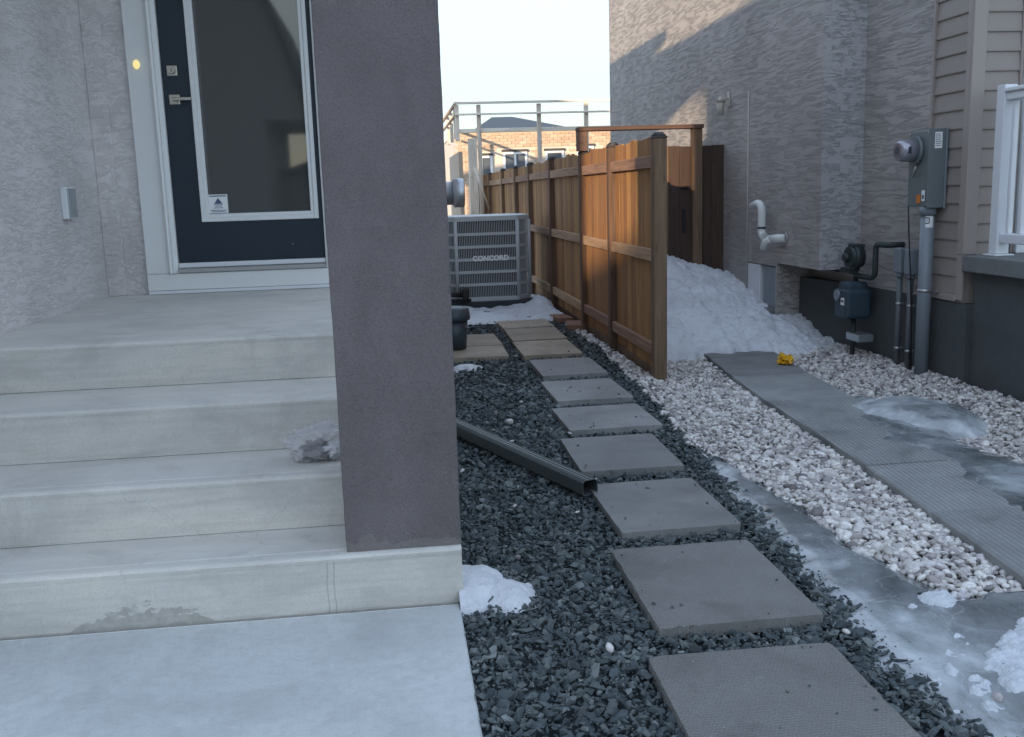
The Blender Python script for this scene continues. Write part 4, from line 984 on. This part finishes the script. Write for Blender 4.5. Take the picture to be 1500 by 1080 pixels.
# plastic bag on the second step
def crumple(cx_, cy_, cz_, rx, ry, rz, amp, seed, sub=4, mat='bag', name='bag', par=None, flat=.0):
    bm = bmesh.new(); bmesh.ops.create_icosphere(bm, subdivisions=sub, radius=1)
    for v in bm.verts:
        n_ = mn.fractal(v.co * 2.3 + Vector((seed, 0, 0)), .8, 2.2, 4); r2 = abs(mn.noise(v.co * 4.5 + Vector((0, seed, 0))))
        c = v.co * (1 + amp * n_ - amp * r2); v.co = Vector((cx_ + c.x * rx, cy_ + c.y * ry, max(cz_ + c.z * rz, flat)))
    m = MB(); m.bm.free(); m.bm = bm; o = m.build(name, mat, par)
    o.data.polygons.foreach_set('use_smooth', [True] * len(o.data.polygons)); return o
BG = empty('plastic_bag', (-.33, 3.86, .423), 'clear plastic bag with dark contents lying on the second step against the pillar', 'bag')
bo = crumple(-.335, 3.86, .485, .125, .085, .085, .28, 1.3, 5, 'bag', 'bag_film', BG, .4245)
crumple(-.345, 3.855, .462, .065, .055, .040, .4, 4.1, 4, 'black', 'dark_contents', BG, .4255)
crumple(-.275, 3.84, .462, .048, .04, .034, .8, 7.7, 3, 'paper', 'white_contents', BG, .426)
# yellow wrapper
YW = crumple(3.07, 7.39, .06, .055, .07, .050, .7, 9.2, 3, 'yellow', 'yellow_wrapper', None, .031)
for f in YW.data.polygons: f.use_smooth = False
tag(YW, 'crumpled yellow wrapper at the edge of the snow on the side path', 'wrapper')
for i, (x, y, a, lb1) in enumerate([(1.86, 10.92, .1, 'small brown paver at the fence foot, farther of two'), (1.90, 10.30, -.15, 'small brown paver at the fence foot, nearer of two')]):
    o = simple('loose_paver', MB().box(-.085, .085, -.19, .19, -.02, .035, .006), 'brickpaver', lb1, 'paver', 'loose brown pavers by the fence'); o.location = (x, y, .015); o.rotation_euler.z = a

# ------------------------------------------------------------------ background
DK = empty('wooden_deck', (3, 20.3, 0), 'lumber deck frame, paled in colour for background glare, with a two rail railing behind the fence', 'deck')
def bar(n, x0, x1, y0, y1, z0, z1, m='deckwood'): return MB().box(x0, x1, y0, y1, z0, z1, .004).build(n, m, DK)
bar('rail', 1.36, 7.0, 20.0, 20.05, 3.21, 3.255, 'deckrail'); bar('rail', 1.36, 7.0, 20.0, 20.05, 2.995, 3.03, 'deckrail')
bar('rail', 1.36, 1.40, 20.052, 25.0, 3.20, 3.265, 'rail'); bar('rail', 1.36, 1.40, 20.052, 25.0, 2.99, 3.035, 'rail')
for x in (1.36, 1.80, 3.02, 3.99, 5.2, 6.4): bar('post', x, x + .08, 20.055, 20.15, 0.0 if x > 1.5 else 2.5, 3.199)
for y in (21.2, 22.4, 23.6): bar('post', 1.405, 1.47, y, y + .09, 2.6, 3.25)
bar('rim_board', 1.36, 7.0, 20.16, 20.20, 2.66, 2.74, 'deckrail')
bar('post', 1.57, 1.74, 19.6, 19.76, 0, 2.52)
MB().tube([(1.66, 19.5, 1.95), (1.93, 19.5, 1.15)], .022, 8).build('brace', 'deckwood', DK)
MB().box(1.42, 1.50, 20.3, 23.5, 0, 2.3).build('side_panel', 'tanwall', DK)

BH = empty('brick_house', (6, 28, 0), 'tan brick house with white framed windows seen beyond the deck', 'house')
MB().box(1.78, 14, 26.03, 34, 0, 3.02).build('wall', 'mortar', BH)
wins = [(2.98, 3.62, 1.5, 2.50), (2.38, 2.70, 1.5, 2.42), (4.10, 4.60, 1.5, 2.50), (4.95, 5.40, 1.6, 2.60)]
bk = MB(); Vb, Fb = [], []; z = .9; r_ = 0
while z < 2.98:
    x = 1.80 - (.1 if r_ % 2 else 0)
    while x < 7.5:
        if not any(a - .08 < x + .1 and x < b + .06 and c - .1 < z + .06 and z < d + .06 for a, b, c, d in wins):
            o_ = len(Vb); q = random.uniform(0, .008)
            for xx in (x, x + .19):
                for yy in (26.012 - q, 26.032):
                    for zz_ in (z, z + .062): Vb.append((xx, yy, zz_))
            Fb += [[o_ + i for i in qd] for qd in ((0, 1, 3, 2), (4, 6, 7, 5), (0, 4, 5, 1), (2, 3, 7, 6), (0, 2, 6, 4), (1, 5, 7, 3))]
        x += .203
    z += .075; r_ += 1
bo = raw('bricks', Vb, Fb, 'brick', BH); bo['kind'] = 'stuff'
bo.location = -BH.location
MB().box(1.74, 14.1, 25.95, 34.1, 3.021, 3.08).build('parapet_cap', 'deckrail', BH)
for a, b, c, d in wins:
    f = MB(); ring(f, a, b, c, d, .06, 25.96, 26.029, .004)
    if b - a > .5: f.box((a + b) / 2 - .025, (a + b) / 2 + .025, 25.965, 26.029, c + .06, d - .06)
    f = f.build('window', 'white', BH)
    MB().box(a + .06, b - .06, 26.0, 26.028, c + .06, d - .06).build('pane', 'winglass', f)
    MB().box(a - .03, b + .03, 25.94, 26.01, d + .003, d + .06).build('lintel', 'brown', f)
# far hip roof and far pale house
FH = empty('far_house', (6.3, 50, 0), 'distant house whose dark blue hip roof rises above the brick parapet', 'house')
MB().box(3.6, 8.5, 50, 58, 0, 4.6).build('wall', 'cream', FH)
rf = MB(); z0_, z1_ = 4.601, 5.45
a = [rf.bm.verts.new(p) for p in ((4.3, 49.6, z0_), (9.0, 49.6, z0_), (9.0, 58.4, z0_), (4.3, 58.4, z0_))]; b = [rf.bm.verts.new(p) for p in ((5.6, 53.5, z1_), (6.7, 53.5, z1_))]
for q in ((a[0], a[1], b[1], b[0]), (a[1], a[2], b[1]), (a[2], a[3], b[0], b[1]), (a[3], a[0], b[0]), (a[3], a[2], a[1], a[0])): rf.bm.faces.new(q)
rf.build('roof', 'blueroof', FH)
PH = empty('pale_house', (1.2, 36, 0), 'distant pale house with a dark roof at the left, half behind the pillar', 'house')
MB().box(-4, 2.35, 36, 44, 0, 3.0).build('wall', 'cream', PH)
MB().ext([(-4.4, 3.001), (2.5, 3.001), (1.7, 3.45), (-4.4, 3.6)], 'y', 35.7, 44.3).build('roof', 'brown', PH)

# ------------------------------------------------------------------ unseen houses across the street, two shaped to shade the yard, mirrored in door glass
SA = empty('unseen_street_house', (-18, -25, 0), 'low hip roofed house across the street, added unseen behind the viewer to shade the yard', 'house')
MB().box(-21, -14.6, -30, -22, 0, 4.6).build('wall', 'street_wall', SA)
rf = MB(); a = [rf.bm.verts.new(p) for p in ((-21.5, -30.5, 4.601), (-14.1, -30.5, 4.601), (-14.1, -21.5, 4.601), (-21.5, -21.5, 4.601))]; b = [rf.bm.verts.new(p) for p in ((-20, -26, 7.85), (-14.15, -26, 7.85))]
for q in ((a[3], a[2], b[1], b[0]), (a[2], a[1], b[1]), (a[1], a[0], b[0], b[1]), (a[0], a[3], b[0]), (a[0], a[1], a[2], a[3])): rf.bm.faces.new(q)
rf.build('roof', 'brown', SA)
SB = empty('unseen_street_house', (-9, -25, 0), 'tall gabled house across the street, added unseen and shaped for yard shade and door reflection', 'house')
MB().ext([(-13.9, 0), (-4.2, 0), (-4.2, 4.2), (-2.8, 4.2), (-2.8, 4.6), (-3.9, 8.1), (-7.5, 10.8), (-13.9, 9.0)], 'y', -30, -22).build('wall', 'street_wall', SB)
MB().ext([(-14.0, 8.99), (-14.0, 9.15), (-7.5, 11.05), (-3.75, 8.2), (-2.55, 4.6), (-2.75, 4.605), (-3.895, 8.105), (-7.5, 10.805)], 'y', -30.3, -21.7).build('roof', 'brown', SB)
for x, z in ((-11, 1.2), (-11, 5.0)):
    f = MB(); ring(f, x, x + 1.4, z, z + 1.5, .08, -21.998, -21.93, 0); f = f.build('window', 'white', SB); MB().box(x + .08, x + 1.32, -21.995, -21.97, z + .08, z + 1.42).build('pane', 'winglass', f)
SD = empty('unseen_street_house', (1, -28, 0), 'small dark roofed bungalow across the street behind the viewer', 'house')
MB().box(-4.2, 8, -34, -26, 0, 2.4).build('wall', 'street_wall', SD)
MB().ext([(-4.6, 2.401), (8.4, 2.401), (2, 4.6)], 'y', -34.4, -25.6).build('roof', 'brown', SD)
